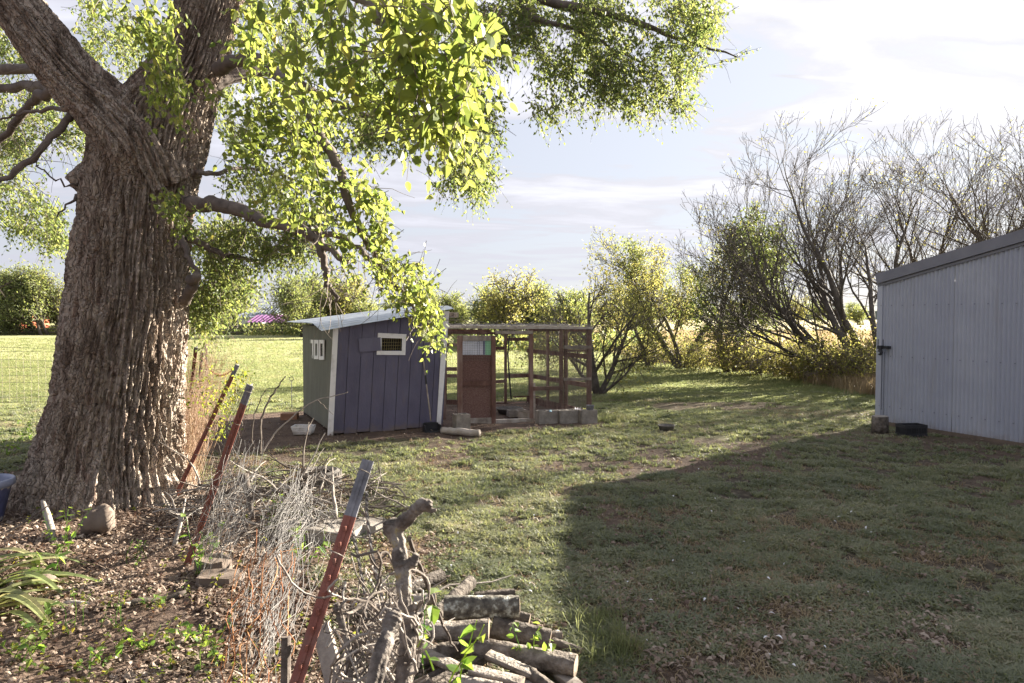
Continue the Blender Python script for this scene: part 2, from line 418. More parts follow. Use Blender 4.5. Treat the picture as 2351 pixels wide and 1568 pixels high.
def add_splash(m, top, col, scale=9.0, streak=(1, 1, .25)):
    """mud and dust low on a wall, with an uneven upper edge"""
    t = m.node_tree; n = t.nodes.new; l = t.links.new
    b = [x for x in t.nodes if x.type == 'BSDF_PRINCIPLED'][0]; old = b.inputs['Base Color'].links[0].from_socket
    c = n('ShaderNodeNewGeometry'); sp = n('ShaderNodeSeparateXYZ'); l(c.outputs['Position'], sp.inputs[0])
    z = n('ShaderNodeTexNoise'); z.inputs['Scale'].default_value = scale; z.inputs['Detail'].default_value = 6; l(c.outputs['Position'], z.inputs['Vector'])
    a = n('ShaderNodeMath'); a.operation = 'MULTIPLY_ADD'; l(z.outputs['Fac'], a.inputs[0]); a.inputs[1].default_value = top * 2.2; a.inputs[2].default_value = -top * .35
    d = n('ShaderNodeMath'); d.operation = 'SUBTRACT'; l(a.outputs[0], d.inputs[0]); l(sp.outputs[2], d.inputs[1])
    e = n('ShaderNodeMath'); e.operation = 'DIVIDE'; e.use_clamp = True; l(d.outputs[0], e.inputs[0]); e.inputs[1].default_value = top * .8
    f = n('ShaderNodeMath'); f.operation = 'MULTIPLY'; l(e.outputs[0], f.inputs[0]); f.inputs[1].default_value = .75
    mp_ = n('ShaderNodeMapping'); mp_.inputs['Scale'].default_value = streak; l(c.outputs['Position'], mp_.inputs[0])
    z2 = n('ShaderNodeTexNoise'); z2.inputs['Scale'].default_value = scale * 1.4; z2.inputs['Detail'].default_value = 5; l(mp_.outputs[0], z2.inputs['Vector'])
    r = n('ShaderNodeMapRange'); r.inputs['From Min'].default_value = .58; r.inputs['From Max'].default_value = .8; r.inputs['To Max'].default_value = .35; l(z2.outputs['Fac'], r.inputs['Value'])
    g_ = n('ShaderNodeMath'); g_.operation = 'MAXIMUM'; l(f.outputs[0], g_.inputs[0]); l(r.outputs[0], g_.inputs[1])
    x = n('ShaderNodeMix'); x.data_type = 'RGBA'; l(g_.outputs[0], x.inputs[0]); l(old, x.inputs[6]); x.inputs[7].default_value = (*col, 1); l(x.outputs[2], b.inputs['Base Color'])
add_splash(M['slate_paint'], .16, (0.17, 0.135, 0.11))
add_splash(M['barn'], .22, (0.25, 0.23, 0.21), 5.0, (1, 1, .12))
add_splash(M['green_grey'], .15, (0.15, 0.12, 0.10))
add_splash(M['white_paint'], .1, (0.3, 0.26, 0.22))
# ================================================================ GROUND
LIT = [(-0.6, 3.0), (-0.75, 4.2), (-1.25, 5.3), (-2.2, 6.6), (-3.0, 8.2)]       # edge of the littered strip
def litter_edge(y):
    ys = [p[1] for p in LIT]; xs = [p[0] for p in LIT]
    return np.interp(y, ys, xs)
def sm(x, a, b):
    t = np.clip((x - a) / (b - a), 0, 1); return t * t * (3 - 2 * t)
def dirtmap(x, y):
    """1 = bare soil and litter, 0 = full grass"""
    x = np.asarray(x, float); y = np.asarray(y, float)
    n = fbm(x * .9 + 50, y * .9 + 50, 0, 3, 4); n2 = fbm(x * 2.6 + 9, y * 2.6 + 5, 0, 8, 3)
    d = sm(litter_edge(y) - x + (n2 - .5) * 1.2, -0.15, 0.35) * (1 - sm(y, 7.6, 8.8))
    # coop apron and the shaded bare ground left of it
    fx = (x + 3.0) * .927 + (y - 11.23) * .375; fy = -(x + 3.0) * .375 + (y - 11.23) * .927
    a = sm(fy + (n - .5) * 1.0, -1.15, -0.65) * (1 - sm(fy, 2.9, 3.3)) * sm(fx + (n - .5), -2.3, -1.7) * (1 - sm(fx + (n - .5), 4.7, 5.3))
    d = np.maximum(d, a)
    # dug patch in the lawn
    e = ((x - 4.5) / 2.1) ** 2 + ((y - 14.9) / 0.75) ** 2
    d = np.maximum(d, .85 * (1 - sm(e + (n2 - .5) * 1.1, 0.55, 1.1)))
    e = ((x - 2.3) / 1.3) ** 2 + ((y - 15.8) / 0.3) ** 2
    d = np.maximum(d, .7 * (1 - sm(e + (n2 - .5), 0.5, 1.1)))
    e = ((x - 6.4) / 2.0) ** 2 + ((y - 13.6) / 0.8) ** 2
    d = np.maximum(d, .5 * (1 - sm(e + (n2 - .5), 0.5, 1.2)))
    # thin worn spots in the yard
    wv = sm(n, .50, .66) * (1 - sm(y, 10, 14)) * .75
    return np.clip(np.maximum(d, wv), 0, 1)
def drymap(x, y):
    e = ((np.asarray(x) - 6.4) / 2.2) ** 2 + ((np.asarray(y) - 13.6) / 0.9) ** 2
    return np.clip(1.2 - e, 0, 1) + .55 * sm(fbm(np.asarray(x) * .5 + 3, np.asarray(y) * .5 + 8, 0, 21, 3), .45, .7) * (1 - sm(np.asarray(y), 13, 17))
def gz(x, y):
    x = np.asarray(x, float); y = np.asarray(y, float)
    k = (1 - sm(y, 12, 20)) * (1 - sm(np.abs(x), 12, 20))
    return k * ((fbm(x * 1.3 + 20, y * 1.3 + 20, 0, 31, 4) - .5) * .09 + (vn(x * 7, y * 7, 0, 41) - .5) * .018)

def spaced(a, b, step, far, n):
    mid = np.arange(a, b, step)
    lo = a - np.geomspace(step, a - far[0], n)[::-1]; hi = b + np.geomspace(step, far[1] - b, n)
    return np.concatenate([lo, mid, hi])
gx = spaced(-9, 10, 0.085, (-2500, 2500), 42)
gy = spaced(0.5, 17, 0.085, (-60, 4500), 50)
X, Y = np.meshgrid(gx, gy)
Z = gz(X, Y)
# the far country falls away gently, then the low rise on the right
Z = Z - 0.0 * X
kx = len(gx)
i = np.arange(len(gy) - 1)[:, None] * kx; j = np.arange(kx - 1)[None, :]
F = np.stack([i + j, i + j + 1, i + kx + j + 1, i + kx + j], -1).reshape(-1, 4)
gg = Geo(); gg.add(np.stack([X, Y, Z], -1).reshape(-1, 3), F, 0.5)
def ground_mat():
    m, t, o = new_mat('ground_soil_and_turf')
    n = t.nodes.new; l = t.links.new
    b = n('ShaderNodeBsdfPrincipled'); b.inputs['Roughness'].default_value = .95; b.inputs['Specular IOR Level'].default_value = .1
    l(b.outputs[0], o.inputs[0])
    c = n('ShaderNodeTexCoord')
    def noise(scale, detail=6, st=None, rough=.6):
        z = n('ShaderNodeTexNoise'); z.inputs['Scale'].default_value = scale; z.inputs['Detail'].default_value = detail; z.inputs['Roughness'].default_value = rough
        if st:
            mp_ = n('ShaderNodeMapping'); mp_.inputs['Scale'].default_value = st; l(c.outputs['Object'], mp_.inputs[0]); l(mp_.outputs[0], z.inputs['Vector'])
        else: l(c.outputs['Object'], z.inputs['Vector'])
        return z.outputs['Fac']
    def ramp(f, cs, ps):
        r = n('ShaderNodeValToRGB'); l(f, r.inputs[0]); e = r.color_ramp.elements
        while len(e) < len(cs): e.new(.5)
        for k in range(len(cs)): e[k].position = ps[k]; e[k].color = (*cs[k], 1)
        return r.outputs[0]
    def mix(f, a, b_):
        x = n('ShaderNodeMix'); x.data_type = 'RGBA'; l(f, x.inputs[0]); l(a, x.inputs[6]); l(b_, x.inputs[7]); return x.outputs[2]
    def at(nm):
        a = n('ShaderNodeAttribute'); a.attribute_name = nm; return a.outputs['Fac']
    soil = ramp(noise(28, 8), [(0.06, 0.04, 0.032), (0.125, 0.085, 0.066), (0.24, 0.18, 0.145)], [.3, .52, .72])
    soil2 = ramp(noise(3.0, 5), [(0.055, 0.04, 0.033), (0.15, 0.115, 0.09)], [.35, .65])
    soil = mix(noise(1.2, 3), soil, soil2)
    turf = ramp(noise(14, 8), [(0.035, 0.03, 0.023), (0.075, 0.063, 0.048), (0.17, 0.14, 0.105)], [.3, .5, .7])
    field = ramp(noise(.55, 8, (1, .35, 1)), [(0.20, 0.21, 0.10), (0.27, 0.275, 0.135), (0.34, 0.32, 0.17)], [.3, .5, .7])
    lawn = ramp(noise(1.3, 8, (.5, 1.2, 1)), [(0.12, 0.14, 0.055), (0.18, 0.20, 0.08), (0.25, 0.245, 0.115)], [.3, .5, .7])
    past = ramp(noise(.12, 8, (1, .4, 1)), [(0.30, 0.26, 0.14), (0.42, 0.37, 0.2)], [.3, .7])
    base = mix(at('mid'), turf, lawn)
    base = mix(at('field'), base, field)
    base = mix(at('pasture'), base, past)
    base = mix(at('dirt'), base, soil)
    l(base, b.inputs['Base Color'])
    bu = n('ShaderNodeBump'); bu.inputs['Strength'].default_value = .8; bu.inputs['Distance'].default_value = .03
    l(noise(22, 8), bu.inputs['Height']); l(bu.outputs[0], b.inputs['Normal'])
    return m
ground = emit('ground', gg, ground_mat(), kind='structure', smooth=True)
def vattr(o, nm, arr):
    a = o.data.attributes.new(nm, 'FLOAT', 'POINT'); a.data.foreach_set('value', np.asarray(arr, np.float32).ravel())
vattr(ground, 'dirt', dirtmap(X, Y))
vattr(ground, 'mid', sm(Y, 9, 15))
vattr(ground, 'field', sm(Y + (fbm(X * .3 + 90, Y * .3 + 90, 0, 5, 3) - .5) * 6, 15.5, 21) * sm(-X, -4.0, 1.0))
HX = [9.0, 14.5]                                    # hedge line, right: from (9.0, 18) back to (6, 31)
def hedge_x(y): return np.interp(y, [12, 18, 24, 31, 60], [9.3, 9.6, 9.9, 6.0, 1.0])
vattr(ground, 'pasture', sm(X - hedge_x(Y), 0.2, 1.2) * sm(Y, 14, 19))

# low wooded rise on the skyline
def ridge(name, y0, x0, x1, hgt, seed, mat_, lab=None):
    g = Geo(); k = 240; xs = np.linspace(x0, x1, k)
    prof = hgt * (.45 + .8 * fbm(xs * .0035 + seed, xs * 0, 0, seed, 5)) + 3.2 * (vn(xs * .09, xs * 0, 0, seed + 1) - .5) + 2.0 * (vn(xs * .3, xs * 0, 0, seed + 2) - .5)
    rows = []
    for q, (dy, f) in enumerate(((0, 0), (12, .75), (40, 1.0), (160, .9), (420, -.05))):
        rows.append(np.stack([xs, np.full(k, y0 + dy), prof * f - (1 if f <= 0 else 0)], -1))
    V = np.concatenate(rows); i = np.arange(4)[:, None] * k; j = np.arange(k - 1)[None, :]
    g.add(V, np.stack([i + j, i + j + 1, i + k + j + 1, i + k + j], -1).reshape(-1, 4), .5)
    return emit(name, g, mat_, kind='structure')
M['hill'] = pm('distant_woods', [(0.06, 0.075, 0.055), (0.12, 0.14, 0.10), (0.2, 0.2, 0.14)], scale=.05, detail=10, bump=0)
M['hill2'] = pm('haze_tinted_woods', [(0.10, 0.125, 0.14), (0.16, 0.19, 0.2)], scale=.02, detail=10, bump=0)  # bluish haze of distance is mixed into the woods colour
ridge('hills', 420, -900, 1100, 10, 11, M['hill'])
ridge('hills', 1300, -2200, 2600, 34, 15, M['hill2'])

# ================================================================ BARN (right)
BC = Vector((6.63, 12.32, 0)); BD = Vector((.40, -.9165, 0)).normalized(); BB = Vector((.9165, .40, 0)).normalized()
BW = 9.0; EV = 2.66; SL = .215; BLN = 13.0
barn = thing('metal_barn', BC, 'blue grey corrugated metal barn with its gable end in shadow', 'barn')
def barn_top(s): s = np.asarray(s); return EV - .02 + SL * np.minimum(s, BW - s)
nm = -BB
k = 0; pw = .68
while k * pw < BW - .01:
    s0 = k * pw; wd = min(pw, BW - s0) - .004
    g = Geo()
    sheet(g, BC + BD * s0 + Vector((0, 0, .07)) + nm * (.012 if k % 2 else .006), BD, (0, 0, 1), nm, wd, lambda s, s0=s0: barn_top(s + s0) - .07, .068, .0115, rnd=(.2 + .6 * random.random()), per=7)
    emit('wall_panel', g, M['barn'], barn, smooth=True)
    k += 1
g = Geo()   # rows of screw heads
for zr in (.35, 1.25, 2.15, 2.95, 3.5):
    for q in range(int(BW / .205)):
        s_ = .05 + q * .205
        if zr < float(barn_top(s_)) - .12: box(g, BC + BD * s_ + nm * .028 + Vector((0, 0, zr)), (.014, .012, .014), math.atan2(BD.y, BD.x))
emit('screw_heads', g, M['barn_trim'], barn, kind='stuff')
g = Geo()   # the three walls not seen and the roof
for (p, d, L) in ((BC, BB, BLN), (BC + BD * BW, BB, BLN)):
    beam(g, p + Vector((0, 0, EV / 2)) + (BD * .03 if p == BC else -BD * .03), p + d * L + Vector((0, 0, EV / 2)) + (BD * .03 if p == BC else -BD * .03), EV - .1, .03, BD if p == BC else -BD)
emit('side_wall', g, M['barn'], barn)
for s0, sg in ((0, 1), (BW, -1)):
    g = Geo()
    a = BC + BD * (s0 - sg * .05) + Vector((0, 0, EV - SL * .05 + .02)) - BB * .07
    b = BC + BD * (BW / 2) + Vector((0, 0, EV + SL * BW / 2 + .02)) - BB * .07
    hexa(g, [a, a + BB * (BLN + .3), b + BB * (BLN + .3), b] + [p + Vector((0, 0, .05)) for p in (a, a + BB * (BLN + .3), b + BB * (BLN + .3), b)])
    emit('roof', g, M['barn_trim'], barn)
for s0, s1 in ((-.03, BW / 2), (BW + .03, BW / 2)):
    g = Geo()
    zf = lambda s: EV + SL * min(s, BW - s)
    a = BC + BD * s0 + Vector((0, 0, zf(s0) - .045)); b = BC + BD * s1 + Vector((0, 0, zf(s1) - .045))
    beam(g, a - BB * .075, b - BB * .075, .135, .09, BB)
    beam(g, a - BB * .04 - Vector((0, 0, .10)), b - BB * .04 - Vector((0, 0, .10)), .045, .03, BB)
    emit('rake_trim', g, M['barn_trim'], barn)
g = Geo(); c = BC + nm * .032
hexa(g, [c - BD * .03, c + BD * .075, c + BD * .075 + BB * .03, c - BD * .03 + BB * .06] + [p + Vector((0, 0, EV - .06)) for p in (c - BD * .03, c + BD * .075, c + BD * .075 + BB * .03, c - BD * .03 + BB * .06)])
emit('corner_trim', g, M['barn'], barn)
g = Geo(); beam(g, BC + nm * .03 + BD * -.02 + Vector((0, 0, .04)), BC + nm * .03 + BD * BW + Vector((0, 0, .04)), .07, .12, BB)
emit('footing', g, M['footing'], barn)
# camera on the wall
cp = OP(2030, 797, BC + nm * .02, BD)
camd = thing('security_camera', cp, 'small black outdoor camera with two antennas by the corner of the metal barn', 'security camera')
g = Geo(); box(g, cp + nm * .045 + BD * .08, (.11, .09, .05), math.atan2(BD.y, BD.x)); emit('bracket', g, M['black'], camd)
g = Geo(); box(g, cp + nm * .1, (.075, .07, .06), math.atan2(BD.y, BD.x)); lathe(g, cp + nm * .1 + Vector((0, 0, -.10)), [(0, -.045), (.03, -.035), (.046, 0), (.04, .03), (.028, .07)], 14); emit('housing', g, M['black'], camd, smooth=False)
g = Geo(); lathe(g, cp + nm * .143 + Vector((0, 0, -.10)), [(0, -.02), (.018, -.01), (.02, .01), (0, .02)], 10); emit('lens', g, M['galv'], camd)
for q in (-.045, .055):
    g = Geo(); tube(g, [cp + nm * .1 + BD * q, cp + nm * .1 + BD * q + Vector((0, 0, .14))], .007, 6); emit('antenna', g, M['black'], camd)
for q in (-.01, .03):
    g = Geo(); a = cp + nm * .03 + BD * q; tube(g, [a + Vector((0, 0, -.08)), a + Vector((0, 0, -.6)), a + Vector((.0, 0, -1.2 - q * 8))], .004, 4); emit('cable', g, M['black'], camd)
# bucket-like stump and black crate
c = G(2020, 992); c.z = 0
st = thing('stump', c, 'short grey cut log standing on end at the corner of the metal barn', 'stump')
g = Geo(); lathe(g, c, [(.0, -.02), (.135, -.02), (.13, .12), (.128, .265), (.12, .272)], 22); emit('side', g, M['log'], st, smooth=True)
g = Geo(); lathe(g, c, [(.122, .270), (.12, .276), (.0, .277)], 22); emit('cut_top', g, M['concrete'], st)
c = G(2092, 1001); c.z = 0; rz = math.atan2(BD.y, BD.x) + .9
cr = thing('black_crate', c, 'low black plastic crate of weeds in front of the metal barn wall', 'crate')
for q, (dx, dy, sx, sy) in enumerate(((0, -.12, .38, .012), (0, .12, .38, .012), (-.19, 0, .012, .24), (.19, 0, .012, .24))):
    g = Geo(); Mx = Matrix.Rotation(.12, 3, 'Z')
    o = c + Mx @ Vector((dx, dy, 0))
    for zc, hh in ((.03, .05), (.17, .05)): box(g, o + Vector((0, 0, zc)), (sx, sy, hh), .12)
    nb = 13 if sx > sy else 9
    for b_ in range(nb):
        t_ = (b_ + .5) / nb - .5
        box(g, o + Mx @ Vector((t_ * sx if sx > sy else 0, t_ * sy if sy > sx else 0, .10)), (.014 if sx > sy else .01, .01 if sx > sy else .014, .12), .12)
        
    emit('crate_side', g, M['black'], cr)
g = Geo(); box(g, c + Vector((0, 0, .012)), (.37, .23, .012), .12); emit('crate_floor', g, M['black'], cr)
g = Geo(); box(g, c + Vector((0, 0, .09)), (.36, .22, .11), .12); emit('soil', g, M['dark'], cr)

# ================================================================ CHICKEN COOP
FL = Vector((-3.0, 11.23, 0)); FR = Vector((-1.22, 11.95, 0)); BL = Vector((-4.14, 13.5, 0)); BR = BL + (FR - FL)
FD = (FR - FL).normalized(); LD = (BL - FL).normalized(); FN = Vector((FD.y, -FD.x, 0)); LN = Vector((-LD.y, LD.x, 0))
FW = (FR - FL).length; LW = (BL - FL).length
if LN.x > 0: LN = -LN
def lean(z): return .115 * z / 1.9
def roofz(s): return 1.80 + (2.04 - 1.80) * s / FW
coop = thing('chicken_coop', FL, 'small slate blue chicken coop with white corner boards and a sloping metal roof', 'coop')
def c1(x, y): return (650.5 + x * .24397, 650.5 + y * .24397)
def fpt(s, z, out_=0.0, ln=None): return FL + FD * (s + (lean(z) if ln is None else ln)) + Vector((0, 0, z)) + FN * out_
nb = 9; edges = [FW * q / nb for q in range(nb + 1)]
WX0, WX1, WZ0, WZ1 = 0.82, 1.17, 1.38, 1.575            # window opening
def s_at(x, y):
    u, v = c1(x, y); p = OP(u, v, FL, FD); z = p.z
    return (p - FL).dot(FD) - lean(z), z
a_ = s_at(920, 635); b_ = s_at(1118, 508)
WX0, WZ0 = a_; WX1, WZ1 = b_
for q in range(nb):
    s0 = edges[q] + .004; s1 = edges[q + 1] - .004; z0 = .03 - (.03 * random.random()); rv = random.random()
    spans = [(z0, None)]
    cut = s1 > WX0 and s0 < WX1
    g = Geo()
    def plank(sa, sb, za, zb):
        pts = []
        for o_ in (0.0, -.018):
            pts += [fpt(sa, za, o_), fpt(sb, za, o_), fpt(sb, zb if zb else roofz(sb) - .02, o_), fpt(sa, zb if zb else roofz(sa) - .02, o_)]
        hexa(g, pts, rv)
    if not cut: plank(s0, s1, z0, None)
    else:
        plank(s0, s1, z0, WZ0); plank(s0, s1, WZ1, None)
        if s0 < WX0: plank(s0, WX0, WZ0, WZ1)
        if s1 > WX1: plank(WX1, s1, WZ0, WZ1)
    emit('plank', g, M['slate_paint'], coop)
g = Geo(); pts = [fpt(.02, .05, -.022), fpt(FW - .02, .05, -.022), fpt(FW - .02, WZ0 - .1, -.022), fpt(.02, WZ0 - .1, -.022)]
hexa(g, pts + [p - FN * .01 for p in pts]); emit('front_backing', g, M['dark'], coop)
# left wall, finely grooved siding
g = Geo()
k = int(LW / .012); 
ss = np.linspace(0, LW, k); hh = np.where((np.arange(k) // 2) % 3 == 0, -.009, 0.0)
rows = []
for z, tt in ((.0, 0), (1.785, 1)):
    ln = lean(z) * (1 - ss / LW)
    p = np.array(tuple(FL)) + np.array(tuple(LD)) * ss[:, None] + np.array(tuple(FD)) * ln[:, None] + np.array(tuple(LN)) * hh[:, None]
    p[:, 2] = z + (0.06 if not tt else 0) ; rows.append(p)
V = np.concatenate(rows); j = np.arange(k - 1)
g.add(V, np.stack([j + 1, j, j + k, j + k + 1], -1), .5); emit('left_wall', g, M['green_grey'], coop)
for (p0, p1) in ((BL, BR), (FR, BR)):
    g = Geo(); hexa(g, [p0, p1, p1 + Vector((0, 0, 1.8 if p1 is BL else 2.02)), p0 + Vector((0, 0, 1.78 if p0 is BL else 2.02))] + [q_ - FN * .02 + LD * 0 for q_ in (p0, p1, p1 + Vector((0, 0, 2.02)), p0 + Vector((0, 0, 1.78 if p0 is BL else 2.02)))])
    emit('back_wall', g, M['slate_paint'], coop)
# white corner boards
def quadboard(pts, th, nrm, name, mat_, par, **kw):
    g = Geo(); hexa(g, [Vector(p) + nrm * th for p in pts] + [Vector(p) for p in pts]); return emit(name, g, mat_, par, **kw)
def cpt(x, y, o=0.004): p = OP(*c1(x, y), FL, FD); return p + FN * o
quadboard([cpt(414, 1436), cpt(467, 1436), cpt(518, 384), cpt(470, 384)], .02, FN, 'corner_board', M['white_paint'], coop)
quadboard([cpt(1438, 1350), cpt(1478, 1350), cpt(1558, 262), cpt(1506, 262)], .02, FN, 'corner_board', M['white_paint'], coop)
g = Geo(); beam(g, FL + LN * .004 + LD * .03, FL + LN * .004 + LD * .03 + FD * lean(1.8) + Vector((0, 0, 1.78)), .07, .018, LN); emit('corner_board', g, M['white_paint'], coop)
# window: boards, wire, shutter
win = Geo(); 
wf = emit('window', Geo().add([tuple(fpt(WX0, WZ0, -.10)), tuple(fpt(WX1, WZ0, -.10)), tuple(fpt(WX1, WZ1, -.10)), tuple(fpt(WX0, WZ1, -.10))], [[0, 1, 2, 3]]), M['dark'], coop)  # near-black sheet stands in for the shade inside the coop
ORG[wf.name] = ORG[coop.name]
for pts in ([(887, 512), (1155, 520), (1156, 478), (890, 466)], [(1113, 636), (1148, 636), (1151, 519), (1117, 519)], [(877, 672), (1145, 674), (1148, 637), (878, 634)], [(913, 634), (921, 634), (923, 508), (914, 508)]):
    quadboard([cpt(*p) for p in pts], .018, FN, 'frame', M['white_paint'], wf)
g = Geo()
for q in range(9):
    s = WX0 + (WX1 - WX0) * (q + .5) / 9; tube(g, [fpt(s, WZ0 - .02, -.03), fpt(s, WZ1 + .02, -.03)], .0022, 4)
for q in range(4):
    z = WZ0 + (WZ1 - WZ0) * (q + .5) / 4; tube(g, [fpt(WX0 - .02, z, -.034), fpt(WX1 + .02, z, -.034)], .0022, 4)
emit('wire_grid', g, pm('brass_wire', [(0.3, 0.25, 0.1), (0.4, 0.33, 0.16)], bump=0), wf)
quadboard([cpt(716, 645, .012), cpt(918, 632, .012), cpt(911, 508, .012), cpt(704, 521, .012)], .018, FN, 'shutter', M['slate_paint'], coop)
quadboard([cpt(815, 367), cpt(990, 345), cpt(988, 330), cpt(814, 352)], .03, FN, 'rafter_end', M['wood_red'], coop)
# three little framed vents on the left wall
def lpt(x, y, o=.006): p = OP(*c1(x, y), FL + FD * .05, LD); return p + LN * o
for (x0, x1, y0, y1) in ((253, 293, 530, 706), (301, 341, 532, 713), (348, 392, 532, 719)):
    v0 = emit('vent', Geo().add([tuple(lpt(x0, y1)), tuple(lpt(x1, y1)), tuple(lpt(x1, y0)), tuple(lpt(x0, y0))], [[0, 1, 2, 3]]), M['dark'], coop)  # near-black plate on the wall, shade of the opening put into its colour
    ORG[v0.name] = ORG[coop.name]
    wv = 9; hv = 34
    for (a, b, c_, d) in ((x0, x1, y0, y0 + hv), (x0, x1, y1 - hv, y1), (x0, x0 + wv, y0 + hv, y1 - hv), (x1 - wv, x1, y0 + hv, y1 - hv)):
        quadboard([lpt(a, d), lpt(b, d), lpt(b, c_), lpt(a, c_)], .018, LN, 'frame', M['white_paint'], v0)
    g = Geo()
    for q in range(5): tube(g, [lpt(x0 + wv, y0 + hv + (y1 - y0 - 2 * hv) * (q + .5) / 5, .012), lpt(x1 - wv, y0 + hv + (y1 - y0 - 2 * hv) * (q + .5) / 5 + 6, .012)], .002, 4)
    emit('wire_grid', g, M['wire'], v0)
# roof: corrugated sheets lying up the slope, front one bent over at its low corner
A = P(724, 744, 11.0); B = P(1041, 703.5, 11.78); Cc = P(665, 733, 14.0)
ru = (Cc - A); rv_ = (B - A)
Cn = A + LD * 2.95
rn = rv_.cross(LD).normalized(); rn = rn if rn.z > 0 else -rn
nsh = 4; wsh = 2.95 / nsh
for q in range(nsh):
    g = Geo(); o = A + LD * (q * wsh - .02) + rn * (.006 * (q % 2) + .012)
    if q == 0:
        def fn(s, t):
            k_ = np.clip((.30 - s) / .30, 0, 1) ** 1.5; lo = np.clip(1 - t * 1.15, 0, 1) ** .6
            return np.array([[0, 0, -1]]) * (k_ * (.05 + .075 * lo))[:, None] + np.array([tuple(FN)]) * (-k_ * .05 * lo)[:, None] + np.array([tuple(FD)]) * (k_ * .32 * np.clip(.3 - t, 0, 1))[:, None]
        sheet(g, o, LD, rv_.normalized(), rn, wsh, rv_.length, .066, .008, fn=fn, rnd=.3)
    else: sheet(g, o, LD, rv_.normalized(), rn, wsh, rv_.length, .066, .008, rnd=random.random())
    emit('roof_sheet', g, M['galv'], coop, smooth=True)
g = Geo(); a = fpt(FW + .02, 1.97, .06); beam(g, a + FD * .11 + Vector((0, 0, .01)), a + FD * .11 + LD * 2.5 + Vector((0, 0, .03)), .09, .03, FD); emit('fascia', g, M['wood_grey'], coop)
g = Geo(); beam(g, fpt(.1, 1.745, -.03), fpt(FW + .1, roofz(FW) - .05, -.03), .07, .03, -FN); emit('rafter', g, M['wood_grey'], coop)

# long handled scoop leaning on the coop front
h0 = OP(*c1(1313, 672), FL + FN * .04, FD); h1 = G(*c1(1392, 1395)); h1.z = .13
sc_t = thing('dust_pan', G(*c1(1392, 1398)), 'long handled black dustpan leaning upright against the slate blue coop front', 'dustpan')
dv = h1 - h0
for nm_, a, b, r_, m_ in (('handle', .07, .34, .012, 'wood_grey'), ('grip', .0, .085, .016, 'black'), ('grip', .30, .43, .016, 'black'), ('handle', .42, .96, .012, 'wood_grey')):
    g = Geo(); tube(g, [h0 + dv * a, h0 + dv * b], r_, 8); emit(nm_, g, M[m_], sc_t)
g = Geo(); o = h1 - Vector((0, 0, .13)); 
for (dx, dy, dz, sx, sy, sz) in ((0, .13, .07, .27, .012, .15), (-.135, .05, .06, .012, .17, .13), (.135, .05, .06, .012, .17, .13), (0, .04, .012, .27, .2, .012), (0, .12, .145, .2, .06, .02)):
    Mx = Matrix.Rotation(math.atan2(FD.y, FD.x), 3, 'Z'); box(g, o + Mx @ Vector((dx, dy - .09, dz)), (sx, sy, sz), math.atan2(FD.y, FD.x))
emit('pan', g, M['black'], sc_t)

# ================================================================ CHICKEN RUN
RP = Vector((-1.15, 12.1, 0)); RQ = Vector((1.53, 13.1, 0)); RD = (RQ - RP).normalized(); RN = Vector((RD.y, -RD.x, 0)); RB = -RN
SD = Vector((-1.2, 2.45, 0)).normalized()
def c2(x, y): return (994.9 + x * .2196, 688.8 + y * .2196)
def rp(x, y, o=0.0): return OP(*c2(x, y), RP - RN * o, RD)
run = thing('chicken_run', RP, 'wire covered timber chicken run joined to the slate blue coop', 'chicken run')
def fboard(x0, y0, x1, y1, wpx, name='rail', th=.04, mat_='wood_red', o=0.0, par=None, face=None):
    """board between two points of the front plane; wpx its width in crop pixels"""
    wd = wpx * .2196 / 1567.3 * 12.7
    g = Geo(); beam(g, rp(x0, y0, o), rp(x1, y1, o), wd, th, RB, rnd=random.random()); return emit(name, g, M[mat_], par or run)
fboard(140, 283, 1660, 292, 26, 'top_rail', .09, 'wood_grey', -.02)
fboard(150, 316, 600, 322, 24, 'top_rail', .04, 'wood_red', .0)
fboard(655, 336, 1040, 338, 34, 'header', .04, 'wood_grey', .0)
fboard(1050, 316, 1330, 312, 20, 'top_rail', .04, 'wood_red', .0)
for x, wpx, y1, y0 in ((1031, 32, 1285, 310), (1343, 36, 1200, 300), (1385, 26, 1200, 310), (1634, 50, 1210, 290)):
    fboard(x, y1, x, y0, wpx, 'post', .05, 'wood_red', .01)
fboard(118, 1250, 125, 320, 32, 'post', .04, 'wood_red', .03)
fboard(1055, 1290, 1055, 870, 26, 'post', .04, 'wood_grey', .03)
fboard(1045, 928, 1330, 922, 40, 'rail'); fboard(1370, 492, 1650, 492, 34, 'rail', mat_='wood_grey'); fboard(1370, 530, 1620, 530, 22, 'rail', o=.05)
fboard(1365, 828, 1650, 826, 28, 'rail', mat_='wood_grey'); 
fboard(640, 1275, 1045, 1262, 44, 'sill', .09, 'wood_grey', .0)
fboard(85, 1312, 250, 1310, 16, 'sill', .06, 'wood_red', .02)
